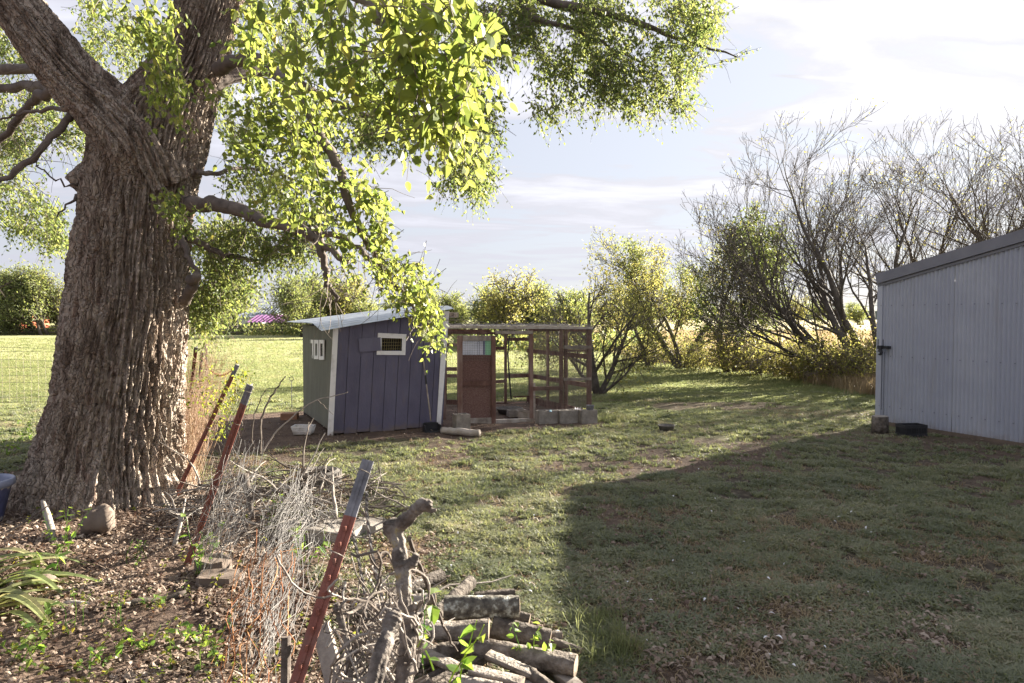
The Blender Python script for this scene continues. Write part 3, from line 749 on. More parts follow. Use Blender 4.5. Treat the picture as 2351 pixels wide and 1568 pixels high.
# back and side, seen through
BKL = Vector((-2.33, 14.5, 0)); BKR = Vector((.35, 15.5, 0)); BKD = (BKR - BKL).normalized()
def plane_board(x0, y0, x1, y1, wpx, p0, d, name, mat_='wood_red', th=.04):
    a = OP(*c2(x0, y0), p0, d); b = OP(*c2(x1, y1), p0, d); wd = wpx * .2196 / 1567.3 * (a.y + b.y) / 2
    g = Geo(); beam(g, a, b, wd, th, Vector((-d[1], d[0], 0)), rnd=random.random()); return emit(name, g, M[mat_], run)
for x, y0, y1, wp in ((130, 330, 1090, 26), (758, 370, 1080, 26), (1012, 380, 1090, 24)): plane_board(x, y1, x, y0, wp, BKL, BKD, 'post')
for x0, y0, x1, y1, wp in ((100, 340, 1040, 352, 26), (130, 468, 248, 468, 32), (130, 722, 248, 722, 40), (130, 792, 248, 792, 34), (655, 505, 745, 502, 34), (655, 855, 748, 848, 34), (775, 412, 1015, 408, 34), (775, 795, 1015, 788, 40), (95, 1068, 250, 1068, 50), (655, 1096, 1015, 1092, 46)):
    plane_board(x0, y0, x1, y1, wp, BKL, BKD, 'rail')
for x, y0, y1, wp in ((1205, 305, 1125, 34), (1400, 320, 1170, 28)): plane_board(x, y1, x, y0, wp, RQ, SD, 'post')
for (z0, z1, wd) in ((.07, .07, .16), (.62, .62, .09), (1.18, 1.18, .09), (1.7, 1.7, .09)):
    for t0, t1 in ((.02, .48), (.5, .98)):
        g = Geo(); beam(g, RQ + SD * 2.7 * t0 + Vector((0, 0, z0)), RQ + SD * 2.7 * t1 + Vector((0, 0, z1)), wd, .04, -RD, rnd=random.random()); emit('rail', g, M['wood_red'], run)
for (p, q) in ((RP, BKL), ((RP + RQ) / 2, (BKL + BKR) / 2), (RQ, BKR)):
    g = Geo(); beam(g, p + Vector((0, 0, 1.755)), q + Vector((0, 0, 1.76)), .06, .05, (0, 0, -1)); emit('top_rail', g, M['wood_grey'], run)
def wiregrid(g, O, U, W_, L1, L2, sx, sz, r=.0011, sag=0.0):
    nx = int(L1 / sx); nz_ = int(L2 / sz)
    for q in range(nx + 1):
        a = O + U * (q * sx); tube(g, [a, a + W_ * L2], r, 3, cap=False)
    for q in range(nz_ + 1):
        a = O + W_ * (q * sz); tube(g, [a, a + U * L1], r, 3, cap=False)
g = Geo(); wiregrid(g, RQ + RD * -1.12 + Vector((0, 0, .02)) + RN * .006, RD, Vector((0, 0, 1)), 1.12, 1.74, .0254, .0254, .0019); emit('wire_mesh', g, M['wire_dark'], run, kind='stuff')
g = Geo(); wiregrid(g, RQ + Vector((0, 0, .02)) + RD * .006, SD, Vector((0, 0, 1)), 2.7, 1.72, .0254, .0254, .0019); emit('wire_mesh', g, M['wire_dark'], run, kind='stuff')
g = Geo(); wiregrid(g, BKL + Vector((0, 0, .02)), BKD, Vector((0, 0, 1)), 2.85, 1.72, .05, .1, .0016); emit('wire_mesh', g, M['wire_dark'], run, kind='stuff')
g = Geo(); wiregrid(g, RP + Vector((0, 0, 1.785)), RD, SD, 2.86, 2.7, .05, .05, .0015)
for q in range(160):   # twigs, straw and torn netting lying on the top wire
    a = RP + RD * (random.random() * 2.8) + SD * (random.random() ** 2 * 2.4) + Vector((0, 0, 1.79 + random.random() * .02)); d = Vector((random.gauss(0, 1), random.gauss(0, .6), random.gauss(0, .12))).normalized() * random.uniform(.08, .4)
    tube(g, [a, a + d * .5 + Vector((0, 0, random.uniform(-.01, .02))), a + d], .003, 3, cap=False)
emit('top_netting', g, M['wire'], run, kind='stuff')
# door
door = emit('door', Geo().add([tuple(rp(305, 845, .012)), tuple(rp(608, 845, .012)), tuple(rp(608, 575, .012)), tuple(rp(305, 575, .012))], [[0, 1, 2, 3]]), M['osb'], run)
ORG[door.name] = ORG[run.name]
fboard(281, 1290, 281, 372, 48, 'stile', .05, 'wood_red', -.035, door); fboard(631, 1290, 631, 372, 46, 'stile', .05, 'wood_red', -.035, door)
fboard(310, 398, 606, 398, 50, 'rail', .05, 'wood_grey', -.03, door); fboard(305, 874, 608, 868, 52, 'rail', .05, 'wood_red', -.03, door); fboard(360, 1270, 608, 1262, 62, 'rail', .05, 'wood_grey', -.03, door)
def fpanel(x0, y0, x1, y1, o, th, name, mat_, par):
    g = Geo(); pts = [rp(x0, y1, o), rp(x1, y1, o), rp(x1, y0, o), rp(x0, y0, o)]; hexa(g, pts + [p + RB * th for p in pts]); return emit(name, g, mat_, par)
fpanel(303, 570, 610, 880, .0, .01, 'upper_panel', M['osb'], door)
fpanel(303, 880, 610, 1260, .0, .01, 'lower_panel', M['osb'], door)
M['sign_w'] = pm('faded_white_plastic', [(0.5, 0.52, 0.6), (0.68, 0.69, 0.76)], scale=5, bump=0, rough=.4)
M['sign_g'] = pm('faded_green_plastic', [(0.22, 0.5, 0.3), (0.32, 0.6, 0.4)], scale=5, bump=0, rough=.4)
M['sign_b'] = pm('blue_grey_print', [(0.13, 0.14, 0.22), (0.2, 0.2, 0.3)], scale=5, bump=0, rough=.4)
fpanel(306, 424, 542, 574, .0, .006, 'door_window_sheet', M['sign_w'], door)
fpanel(542, 424, 606, 574, .0, .006, 'door_window_sheet', M['sign_g'], door)
for x in (463, 482, 519, 538): fpanel(x, 430 + (16 if x < 500 else 0), x + (4 if x < 500 else 5), 572, -.003, .002, 'printed_stripe', M['sign_b'], door)
g = Geo(); tube(g, [rp(474 + 11 * math.cos(a), 446 + 14 * math.sin(a), -.003) for a in np.linspace(math.pi, 2 * math.pi, 7)], .004, 4); emit('printed_stripe', g, M['sign_b'], door)
fpanel(522, 430, 536, 572, -.003, .002, 'printed_stripe', M['sign_b'], door)
g = Geo()
for q in range(13): x = 308 + 298 * q / 12; tube(g, [rp(x, 422, -.008), rp(x, 640, -.008)], .0014, 3)
for q in range(9): y = 428 + 200 * q / 8; tube(g, [rp(306, y, -.008), rp(606, y, -.008)], .0014, 3)
emit('wire_grid', g, M['wire_dark'], door)
# hose / cord hanging inside
g = Geo(); pp = [OP(*c2(x, y), BKL - BKD.cross(Vector((0, 0, 1))) * -.12, BKD) for x, y in ((792, 372), (790, 450), (778, 560), (786, 680), (798, 850), (806, 960), (815, 1040))]
tube(g, pp, .018, 7); tag(emit('hose', g, M['black'], loc=pp[-1]), 'black hose hanging inside the wire chicken run', 'hose')
g = Geo(); pp = [OP(*c2(x, y), BKL - BKD.cross(Vector((0, 0, 1))) * -.3, BKD) for x, y in ((835, 1012), (900, 1008), (1010, 1006), (1110, 1010))]
tube(g, pp, .016, 7); tag(emit('perch', g, M['wood_red'], loc=pp[0]), 'dark perch pole low across the back of the chicken run', 'perch')
g = Geo(); pp = [OP(*c2(x, y), BKL + RN * .9, BKD) for x, y in ((1105, 1010), (1150, 1040), (1190, 1075))]
tube(g, pp, .012, 6); tag(emit('pole', g, M['logwood'], loc=pp[0]), 'pale thin stick slanting inside the right half of the run', 'stick')
# things on the run floor
def at2(x, y, z=0.0):
    p = G(*c2(x, y), z); return p
c = at2(795, 1185); pan = Geo()
lathe(pan, c, [(0, .01), (.22, .01), (.26, .09), (.275, .10), (.275, .115), (.255, .115), (.215, .03), (0, .025)], 26)
tag(emit('rubber_pan', pan, M['rubber'], loc=c, smooth=True), 'round black rubber feed pan on the floor inside the run', 'feed pan')
def cblock(c, sz, rz, lab, holes='y', name='cinder_block', hollow=True, group=None):
    """concrete block with two cores, end faces and web"""
    t = thing(name, c, lab, 'cinder block', group)
    g = Geo(); L_, D_, H_ = sz; w_ = .035; Mx = Matrix.Rotation(rz, 3, 'Z')
    ps = [((0, -D_ / 2 + w_ / 2, H_ / 2), (L_, w_, H_)), ((0, D_ / 2 - w_ / 2, H_ / 2), (L_, w_, H_))]
    for x in (-L_ / 2 + w_ / 2, 0, L_ / 2 - w_ / 2): ps.append(((x, 0, H_ / 2), (w_, D_ - 2 * w_ - .001, H_ - .004)))
    for (o, s_) in ps: box(g, Vector(c) + Mx @ Vector(o), s_, rz, rnd=.5)
    emit('block_body', g, M['concrete'], t)
    return t
rz = math.atan2(RD.y, RD.x)
bp = [at2(1205, 1298), at2(1422, 1293), at2(1636, 1292)]
bl_ = ['worn grey cinder block just right of the run doorway, leftmost of the row of three', 'stained cinder block in the middle of the row of three by the run', 'cinder block at the outer corner of the run under the small grey pot']
for q, p in enumerate(bp):
    p = Vector(p) + RB * .1; p.z = -.012
    wdx = (210, 200, 180)[q] * .2196 / 1567.3 * 12.5
    cblock(p, (wdx, .19, .255), rz + (.03, -.02, .02)[q], bl_[q], group='cinder blocks lined up along the run')
p = at2(290, 1368) + Vector((0, .08, 0)); p.z = -.01
t = cblock(p, (.255, .2, .29), rz + .1, 'cinder block standing on end in front of the wooden run door')
c = at2(872, 1215); c = Vector((c.x, c.y, 0))
t = cblock(c, (.36, .2, .13), rz - .05, 'pale cinder block lying on the floor inside the run beside the feed pan')
c = at2(985, 1243); c.z = 0
tb = thing('wooden_box', c, 'small cream plastic tub beside the post in the run doorway', 'tub'); tb.name = 'tub'
ORG[tb.name] = Vector(c)
g = Geo(); 
for (dx, dy, sx, sy) in ((0, -.1, .36, .01), (0, .1, .36, .01), (-.18, 0, .01, .2), (.18, 0, .01, .2)): box(g, c + Vector((dx, dy, .075)), (sx, sy, .15), 0)
box(g, c + Vector((0, 0, .01)), (.36, .2, .01)); emit('tub_side', g, M['wood_grey'], tb)
g = Geo(); lathe(g, c + Vector((0, 0, .145)), [(.0, .004), (.26, .004), (.265, .012), (.0, .014)], 4, squash=.62, rz=0.6); 
# round white log lying by the coop corner, with its twig
a = G(*c2(90, 1362), .05); b = G(*c2(480, 1392), .05)
g = Geo(); k = 14; pts = [a.lerp(b, q / (k - 1)) + Vector((0, 0, random.uniform(-.006, .006))) for q in range(k)]; tube(g, pts, [.06 + random.uniform(-.006, .006) for _ in pts], 12, jit=.06)
tag(emit('birch_log', g, M['wood_grey'], loc=a, smooth=True), 'pale thin log lying on the ground below the run door', 'log')
# small things on top of the blocks
zt = .245
c = at2(1638, 1165, 0); c = Vector(bp[2]) + RB * .08 + RD * -.0; c = OP(*c2(1640, 1172), bp[2] + RB * .08, RD)
g = Geo(); lathe(g, c, [(0, 0), (.05, 0), (.058, .02), (.072, .12), (.076, .13), (.068, .13), (.05, .02), (0, .02)], 16)
tag(emit('plant_pot', g, M['post_grey'], loc=c, smooth=True), 'small dark grey pot on the outer cinder block of the run', 'pot')
for (x, y, nm_, lab, cols, wdt, cat) in ((1515, 1172, 'artificial_flower', 'crumpled silver white plastic flower bunch on the cinder blocks', [(.6, .62, .75), (.7, .6, .75), (.75, .78, .8)], .1, 'plastic flower'), (1582, 1172, 'artificial_flower', 'yellow plastic flower bunch beside the grey pot on the cinder blocks', [(.6, .55, .1), (.35, .5, .12), (.7, .65, .2)], .07, 'plastic flower'), (1222, 1168, 'blue_ornament', 'thin pale blue ornament standing on the leftmost cinder block of the row', [(.2, .4, .7), (.35, .6, .8), (.5, .7, .9)], .04, 'ornament')):
    c = OP(*c2(x, y), bp[1] + RB * .08, RD); g = Geo()
    for q in range(34):
        d = Vector((random.gauss(0, 1), random.gauss(0, .7), abs(random.gauss(.9, .8)))).normalized(); L_ = random.uniform(.5, 1) * wdt; s_ = Vector((random.random() - .5, random.random() - .5, random.random() - .5)).normalized() * L_ * .3
        g.add([tuple(c), tuple(c + d * L_ * .5 + s_), tuple(c + d * L_ * 1.3), tuple(c + d * L_ * .5 - s_)], [[0, 1, 2, 3]], rnd=random.random())
    tag(emit(nm_, g, leafmat('flower_' + str(x), cols, tr=.3), loc=c), lab, cat)
# small round pan in the yard, litter tray and red block left of the coop
c = G(1530, 989); c.z = 0
g = Geo(); lathe(g, c, [(0, 0), (.11, 0), (.14, .09), (.148, .1), (.135, .1), (.1, .02), (0, .02)], 22); tag(emit('feed_bowl', g, M['rubber'], loc=c, smooth=True), 'small black rubber bowl alone on the yard grass', 'bowl')
c = G(697, 996); c.z = 0
tr = thing('plastic_basket', c, 'white slatted plastic basket on bare soil left of the coop', 'basket')
g = Geo(); L0, L1, D0, D1 = .135, .17, .09, .115
for zc, k_ in ((.012, 0), (.06, .5), (.13, 1)):
    lx = L0 + (L1 - L0) * k_; dy = D0 + (D1 - D0) * k_; th = .014 if k_ < 1 else .022
    for (dx, dy_, sx, sy) in ((0, -dy, 2 * lx, .008), (0, dy, 2 * lx, .008), (-lx, 0, .008, 2 * dy), (lx, 0, .008, 2 * dy)): box(g, c + Vector((dx, dy_, zc)), (sx, sy, th))
emit('rim_band', g, M['white_paint'], tr)
g = Geo()
for q in range(15):
    t_ = q / 14 * 2 - 1
    for sy in (-1, 1): beam(g, c + Vector((t_ * L0, sy * D0, .0)), c + Vector((t_ * L1, sy * D1, .13)), .012, .005, (0, -sy, 0))
for q in range(9):
    t_ = q / 8 * 2 - 1
    for sx in (-1, 1): beam(g, c + Vector((sx * L0, t_ * D0, .0)), c + Vector((sx * L1, t_ * D1, .13)), .012, .005, (-sx, 0, 0))
emit('slatted_side', g, M['white_paint'], tr, kind='stuff')
g = Geo(); box(g, c + Vector((0, 0, .008)), (.27, .18, .01)); emit('basket_floor', g, M['white_paint'], tr)
c = G(650.5 + 45 * .24397, 650.5 + 1290 * .24397); c.z = .06
g = Geo(); box(g, c + Vector((0, .1, 0)), (.3, .2, .13), .1); tag(emit('clay_block', g, M['terra'], loc=c), 'reddish brown clay block on the soil behind the white basket', 'block')
c = OP(698.5, 905, Vector((-4.3, 15.0, 0)), (1, 0)); g = Geo()
p0 = Vector((c.x - .15, 14.6, 0)); tube(g, [p0, p0 + Vector((0, 0, .58))], .008, 5)
tube(g, [p0 + Vector((.045 * math.sin(a), 0, .62 - .045 * math.cos(a))) for a in np.linspace(0, 2 * math.pi, 13)], .007, 5)
tag(emit('tie_out_stake', g, M['black'], loc=p0), 'thin black metal stake with a ring top in the grass left of the coop', 'stake')
# ================================================================ LEAVES
T_FULL = (np.array([(0, 0, 0), (0, .42, -.05), (0, 1, -.16), (-.2, .06, .03), (-.36, .3, .08), (-.26, .66, .0), (.2, .06, .03), (.36, .3, .08), (.26, .66, .0)]),
          np.array([[0, 1, 4, 3], [1, 2, 5, 4], [0, 6, 7, 1], [1, 7, 8, 2]]))
T_SIX = (np.array([(0, 0, 0), (-.3, .38, .06), (0, 1, -.1), (.3, .38, .06)]), np.array([[0, 2, 1], [0, 3, 2]]))
def leaves(g, pos, axis, nrm, size, tmpl, rnd=None, wid=1.0):
    tv, tf = tmpl; n = len(pos)
    axis = axis / (np.linalg.norm(axis, axis=1)[:, None] + 1e-9)
    x = np.cross(axis, nrm); x /= (np.linalg.norm(x, axis=1)[:, None] + 1e-9)
    z = np.cross(x, axis)
    s = size[:, None, None]; wid = rng.uniform(.72, 1.12, n)[:, None, None] * wid; cz = rng.uniform(-.4, 2.6, n)[:, None, None]
    V = pos[:, None, :] + s * (tv[None, :, 0:1] * wid * x[:, None, :] + tv[None, :, 1:2] * axis[:, None, :] + cz * tv[None, :, 2:3] * z[:, None, :])
    F = (tf[None] + (np.arange(n) * len(tv))[:, None, None]).reshape(-1, tf.shape[1])
    if rnd is None: rnd = rng.random(n)
    g.add(V.reshape(-1, 3), F, np.repeat(rnd, len(tf)))
def unit(a): return a / (np.linalg.norm(a, axis=-1, keepdims=True) + 1e-9)
def sprays(gl, gt, starts, dirs, L, K, lsize, tmpl, droop=.5, twr=.0025, hang=.7, shade=None, jit=.35):
    """leafy twigs: starts (n,3), dirs (n,3), L (n,)"""
    n = len(starts); t = np.linspace(0.08, 1, K)
    d = unit(dirs)
    wob = rng.normal(0, .10, (n, 3))
    def at(tt): return starts[:, None, :] + L[:, None, None] * (d[:, None, :] * tt[None, :, None] + wob[:, None, :] * (tt ** 2)[None, :, None] + np.array([0, 0, -1.0]) * droop * (tt ** 2)[None, :, None])
    pts = at(t)
    tan = unit(np.gradient(pts, axis=1))
    side = unit(np.cross(tan, np.array([0, 0, 1.0]) + rng.normal(0, .3, (n, 1, 3))))
    alt = np.where((np.arange(K)[None, :] + rng.integers(0, 2, (n, 1))) % 2 == 0, 1.0, -1.0)[..., None]
    ax = unit(tan * .55 + side * alt * .75 + np.array([0, 0, -1.0]) * hang + rng.normal(0, jit, (n, K, 3)))
    nr = unit(np.array([0, 0, 1.0]) * .35 + side * alt * .3 + rng.normal(0, .75, (n, K, 3)))
    sz = lsize * (rng.uniform(.6, 1.15, (n, K))) * (1 - .35 * t[None, :] ** 3)
    base = rng.random((n, 1)) if shade is None else shade[:, None]
    rv = np.clip(base * .5 + rng.random((n, K)) * .5, 0, 1)
    keep = rng.random((n, K)) < .92
    leaves(gl, (pts + ax * .006)[keep], ax[keep], nr[keep], sz[keep], tmpl, rv[keep])
    if gt is not None:
        tt = np.linspace(0, 1, 4); q = at(tt)
        for i in range(n): tube(gt, q[i], [twr, twr * .8, twr * .6, twr * .35], 3, cap=False)

M['leaf_big'] = leafmat('elm_leaf', [(0.05, 0.08, 0.022), (0.09, 0.13, 0.035), (0.13, 0.16, 0.045), (0.18, 0.16, 0.05)],
                        [(0.13, 0.19, 0.045), (0.27, 0.33, 0.07), (0.40, 0.42, 0.09), (0.52, 0.42, 0.09)], tr=.55, rough=.42, pos=[0, .4, .8, 1])
M['leaf_far'] = leafmat('elm_leaf_far', [(0.05, 0.085, 0.03), (0.09, 0.13, 0.045), (0.12, 0.15, 0.05), (0.18, 0.16, 0.06)],
                        [(0.12, 0.18, 0.05), (0.22, 0.27, 0.075), (0.34, 0.36, 0.10), (0.45, 0.37, 0.11)], tr=.55, rough=.45, pos=[0, .4, .8, 1])
M['leaf_mul'] = leafmat('mulberry_leaf', [(0.05, 0.085, 0.018), (0.09, 0.13, 0.03), (0.15, 0.14, 0.035)], [(0.2, 0.28, 0.03), (0.35, 0.38, 0.05), (0.5, 0.42, 0.06)], tr=.5)
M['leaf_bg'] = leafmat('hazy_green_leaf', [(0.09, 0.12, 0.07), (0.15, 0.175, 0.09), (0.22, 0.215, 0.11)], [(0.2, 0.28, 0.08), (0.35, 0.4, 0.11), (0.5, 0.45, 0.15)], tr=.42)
M['leaf_yel'] = leafmat('yellowing_leaf', [(0.07, 0.09, 0.03), (0.14, 0.14, 0.045), (0.2, 0.17, 0.06)], [(0.3, 0.33, 0.08), (0.46, 0.45, 0.12), (0.58, 0.47, 0.16)], tr=.45)
M['leaf_vine'] = leafmat('vine_leaf', [(0.13, 0.075, 0.035), (0.075, 0.10, 0.04), (0.06, 0.085, 0.035), (0.13, 0.13, 0.05)], [(0.34, 0.18, 0.06), (0.19, 0.24, 0.06), (0.15, 0.19, 0.05), (0.36, 0.34, 0.09)], tr=.45)
M['leaf_weed'] = leafmat('weed_leaf', [(0.06, 0.12, 0.03), (0.10, 0.17, 0.04), (0.15, 0.2, 0.05)], [(0.22, 0.4, 0.05), (0.35, 0.5, 0.07), (0.45, 0.55, 0.08)], tr=.45)

# ================================================================ THE GREAT TREE
TD = 7.4
rows = [(1165, 0, 455), (1140, 12, 440), (1100, 38, 428), (1050, 58, 418), (1000, 75, 414), (900, 108, 415), (800, 130, 424), (700, 150, 430), (600, 166, 433), (500, 188, 443), (400, 206, 463), (330, 214, 482), (270, 236, 496), (210, 300, 512), (150, 352, 528), (90, 384, 542), (0, 418, 565), (-120, 455, 600), (-300, 500, 640)]
zs = np.array([P((r[1] + r[2]) / 2, r[0], TD).z for r in rows])
_aL = np.arctan((np.array([r[1] for r in rows]) - 1175.5) / 1567.3); _aR = np.arctan((np.array([r[2] for r in rows]) - 1175.5) / 1567.3)
_b = (_aL + _aR) / 2; _D = TD / np.cos(_b); _r = _D * np.sin((_aR - _aL) / 2)
xl = _D * np.sin(_b) - _r; xr = _D * np.sin(_b) + _r
tree = thing('elm_tree', ((xl[1] + xr[1]) / 2, TD, 0), 'huge old tree with deeply furrowed grey brown bark and yellow green drooping leaves', 'tree')
def worley(u, v, per, seed):
    iu = np.floor(u).astype(int); iv = np.floor(v).astype(int); f1 = np.full(u.shape, 9.0); f2 = np.full(u.shape, 9.0)
    for a in (-1, 0, 1):
        for b in (-1, 0, 1):
            cu, cv = iu + a, iv + b; w_ = np.mod(cu, per)
            d = np.hypot(cu + .1 + .8 * _h(w_, cv, w_ * 0, seed) - u, cv + .1 + .8 * _h(w_, cv, w_ * 0, seed + 7) - v)
            f2 = np.where(d < f1, f1, np.minimum(f2, d)); f1 = np.minimum(f1, d)
    return f1, f2
def barkdisp(th, z, nr, s=1.0, seed=0):
    cx, sx = np.cos(th), np.sin(th)
    w1 = (fbm(cx * 1.7 + 5, sx * 1.7 + 5, z * .9, 51 + seed, 4) - .5)
    w2 = (fbm(cx * 1.7 + 15, sx * 1.7 + 15, z * .9, 61 + seed, 4) - .5)
    w3 = (fbm(cx * 6 + 5, sx * 6 + 5, z * 2.0, 71 + seed, 3) - .5)
    a1 = .5 * nr * th + 1.5 * z + w1 * 10 + w3 * 1.6
    a2 = .5 * nr * th - 1.7 * z + w2 * 10 - w3 * 1.8
    c1_ = np.cos(a1) ** 2; c2_ = np.cos(a2) ** 2
    net = np.maximum(c1_ ** 1.6, c2_ ** 1.6)
    fine = fbm(cx * 24, sx * 24, z * 2.8, 81 + seed, 4) - .5
    flake = fbm(cx * 40, sx * 40, z * 22.0, 91 + seed, 2) - .5
    big = fbm(cx * 2.6 + 8, sx * 2.6 + 8, z * .35, 95 + seed, 3) - .5
    net2 = np.maximum(np.cos(a1 * 2.0 + w3 * 4) ** 2, np.cos(a2 * 2.0 - w1 * 5) ** 2)
    rid = 1 - np.abs(2 * fbm(cx * 13, sx * 13, z * 1.9, 86 + seed, 3) - 1) * 2.2
    pu = np.mod(th, 2 * np.pi) / (2 * np.pi) * nr + w3 * 1.6 + w1 * 2.5 + .35 * z; pv = z * 2.1 + w3 * 1.2 + w2 * 1.4
    f1, f2 = worley(pu, pv, nr, 5 + seed)
    plate = np.clip((f2 - f1) * 3.2, 0, 1) - .25 * f1
    pu2 = np.mod(th, 2 * np.pi) / (2 * np.pi) * nr * 2 + w3 * 3; f1b, f2b = worley(pu2, z * 4.5 + w1 * 5, nr * 2, 15 + seed)
    plate2 = np.clip((f2b - f1b) * 3.5, 0, 1)
    return s * (.036 * (plate - .6) + .014 * (plate2 - .6) + .060 * (net ** 1.3 - .6) + .012 * (net2 - .6) + .022 * (rid - .5) + .03 * fine + .030 * flake) + .10 * big
NT, NZ = 500, 760
zz_ = np.linspace(zs[0], zs[-1], NZ); 
order = np.argsort(zs)
XL = np.interp(zz_, zs[order], xl[order]); XR = np.interp(zz_, zs[order], xr[order])
th = np.linspace(0, 2 * np.pi, NT, endpoint=False)
TH, ZZ = np.meshgrid(th, zz_)
rad = ((XR - XL) / 2)[:, None]; cen = ((XR + XL) / 2)[:, None]
# root flare lobes
fl = np.clip((.75 - ZZ) / .9, 0, 1.3) ** 2
lob = .16 * fl * (np.cos(TH * 5 + 1.0) * .5 + .5) + .05 * fl
dsp = barkdisp(TH, ZZ, 58)
# the burl and an old knot
burl = .20 * np.exp(-(((TH - np.pi * 1.06 + np.pi) % (2 * np.pi) - np.pi) / .2) ** 2 - ((ZZ - P(195, 415, TD).z) / .14) ** 2) * (1 + .8 * (fbm(np.cos(TH) * 30, np.sin(TH) * 30, ZZ * 12, 5, 3) - .5))
kx_ = P(330, 625, TD).x
rr = rad * .96 + lob + dsp * np.clip(rad / .6, .5, 1) + burl
gt = Geo()
V = np.stack([cen + np.cos(TH) * rr, TD + np.sin(TH) * rr * 1.0 + 0 * ZZ, ZZ], -1).reshape(-1, 3)
i = np.arange(NZ - 1)[:, None] * NT; j = np.arange(NT)[None, :]; j2 = (j + 1) % NT
gt.add(V, np.stack([i + j, i + j2, i + NT + j2, i + NT + j], -1).reshape(-1, 4), .5)
emit('trunk', gt, M['bark'], tree, smooth=True)
def limb(pts, rads, nt, nz, nr, name='limb', mat_='bark', amp=.8, seed=3):
    """thick limb with the same furrowed bark along a curve"""
    pts = np.array([tuple(p) for p in pts]); k = len(pts); tt = np.linspace(0, 1, nz); src = np.linspace(0, 1, k)
    def spl(a):
        # smooth interpolation
        b = np.stack([np.interp(tt, src, a[:, q]) for q in range(a.shape[1])], -1)
        for _ in range(3):
            c = np.pad(b, ((nz // 24, nz // 24), (0, 0)), 'edge'); ker = np.ones(2 * (nz // 24) + 1) / (2 * (nz // 24) + 1)
            b2 = np.stack([np.convolve(c[:, q], ker, 'valid') for q in range(a.shape[1])], -1); b2[0] = a[0]; b2[-1] = a[-1]; b = b2
        return b
    C = spl(pts); Rd = spl(np.array(rads)[:, None])[:, 0]
    T = unit(np.gradient(C, axis=0)); ref = np.array([0, 1.0, 0]); A_ = unit(np.cross(T, ref)); B_ = np.cross(T, A_)
    Ls = np.concatenate([[0], np.cumsum(np.linalg.norm(np.diff(C, axis=0), axis=1))])
    th = np.linspace(0, 2 * np.pi, nt, endpoint=False); TH, S = np.meshgrid(th, Ls)
    r = Rd[:, None] * (1 + 0 * TH) + barkdisp(TH, S + 10, nr, amp, seed) * np.clip(Rd[:, None] / .3, .15, 1)
    V = C[:, None, :] + A_[:, None, :] * (np.cos(TH) * r)[..., None] + B_[:, None, :] * (np.sin(TH) * r)[..., None]
    g = Geo(); i = np.arange(nz - 1)[:, None] * nt; j = np.arange(nt)[None, :]; j2 = (j + 1) % nt
    g.add(V.reshape(-1, 3), np.stack([i + j, i + j2, i + nt + j2, i + nt + j], -1).reshape(-1, 4), .5)
    return emit(name, g, M[mat_], tree, smooth=True)
limb([P(360, 420, 7.3), P(315, 330, 7.1), P(255, 262, 7.0), P(190, 205, 6.9), P(120, 120, 6.8), P(45, 25, 6.7), P(-70, -120, 6.5)], [.36, .34, .29, .245, .225, .21, .19], 220, 330, 26)
def branch(pts, r0, r1, name='branch', m='limb', n=10):
    q = []
    pts = [P(*p) for p in pts]
    for a in range(len(pts) - 1):
        for s in range(5): q.append(pts[a].lerp(pts[a + 1], s / 5))
    q.append(pts[-1])
    arr = np.array([tuple(p) for p in q]); 
    for _ in range(2): arr[1:-1] = (arr[:-2] + 2 * arr[1:-1] + arr[2:]) / 4
    arr[1:-1] += rng.normal(0, .012, arr[1:-1].shape)
    g = Geo(); tube(g, arr, np.linspace(r0, r1, len(arr)) * (1 + .12 * rng.standard_normal(len(arr)) * .6), n, jit=.06)
    emit(name, g, M[m], tree, smooth=True)
    return arr
MAIN = []
MAIN.append(branch([(440, 470, 7.2), (500, 470, 7.0), (555, 485, 6.7), (600, 505, 6.5), (680, 520, 6.2), (740, 560, 5.9), (800, 600, 5.6)], .085, .025))
MAIN.append(branch([(430, 545, 7.4), (480, 570, 7.6), (540, 590, 7.7), (595, 605, 7.8)], .045, .014))
branch([(415, 540, 7.2), (432, 590, 7.0), (455, 625, 6.95)], .035, .02); branch([(425, 690, 7.3), (440, 655, 7.0), (452, 630, 6.9)], .06, .05)
MAIN.append(branch([(700, 530, 6.0), (735, 560, 5.9), (742, 600, 5.85), (755, 650, 5.8), (770, 692, 5.75)], .045, .015))
MAIN.append(branch([(690, 520, 6.1), (780, 545, 5.8), (850, 590, 5.5), (900, 640, 5.4), (945, 700, 5.3), (990, 745, 5.2)], .03, .006))
MAIN.append(branch([(500, 160, 7.2), (580, 120, 6.6), (680, 210, 5.6), (750, 330, 4.9), (800, 450, 4.8), (840, 560, 5.0), (880, 620, 5.1)], .07, .010))
MAIN.append(branch([(420, -60, 6.8), (640, -80, 5.2), (840, -20, 3.7), (900, 70, 3.1), (960, 130, 3.0), (1000, 220, 2.95)], .075, .006))
MAIN.append(branch([(520, -160, 7.4), (760, -100, 7.8), (1020, -60, 8.3), (1260, 5, 8.8), (1420, 35, 9.0), (1560, 90, 9.1), (1690, 130, 9.1)], .12, .008))
MAIN.append(branch([(1180, -40, 8.6), (1215, 45, 8.6), (1230, 110, 8.7)], .07, .01)); MAIN.append(branch([(1215, 40, 8.6), (1300, 60, 8.8), (1400, 110, 9.0), (1520, 170, 9.2)], .04, .01))
MAIN.append(branch([(470, 200, 7.4), (620, 150, 8.0), (760, 235, 8.6), (900, 290, 8.9), (1060, 330, 9.0)], .08, .008))
MAIN.append(branch([(205, 200, 7.1), (130, 205, 7.6), (60, 200, 8.2), (-60, 210, 8.6)], .085, .05)); MAIN.append(branch([(180, 165, 7.1), (80, 160, 8.0), (-60, 155, 8.6)], .07, .05))
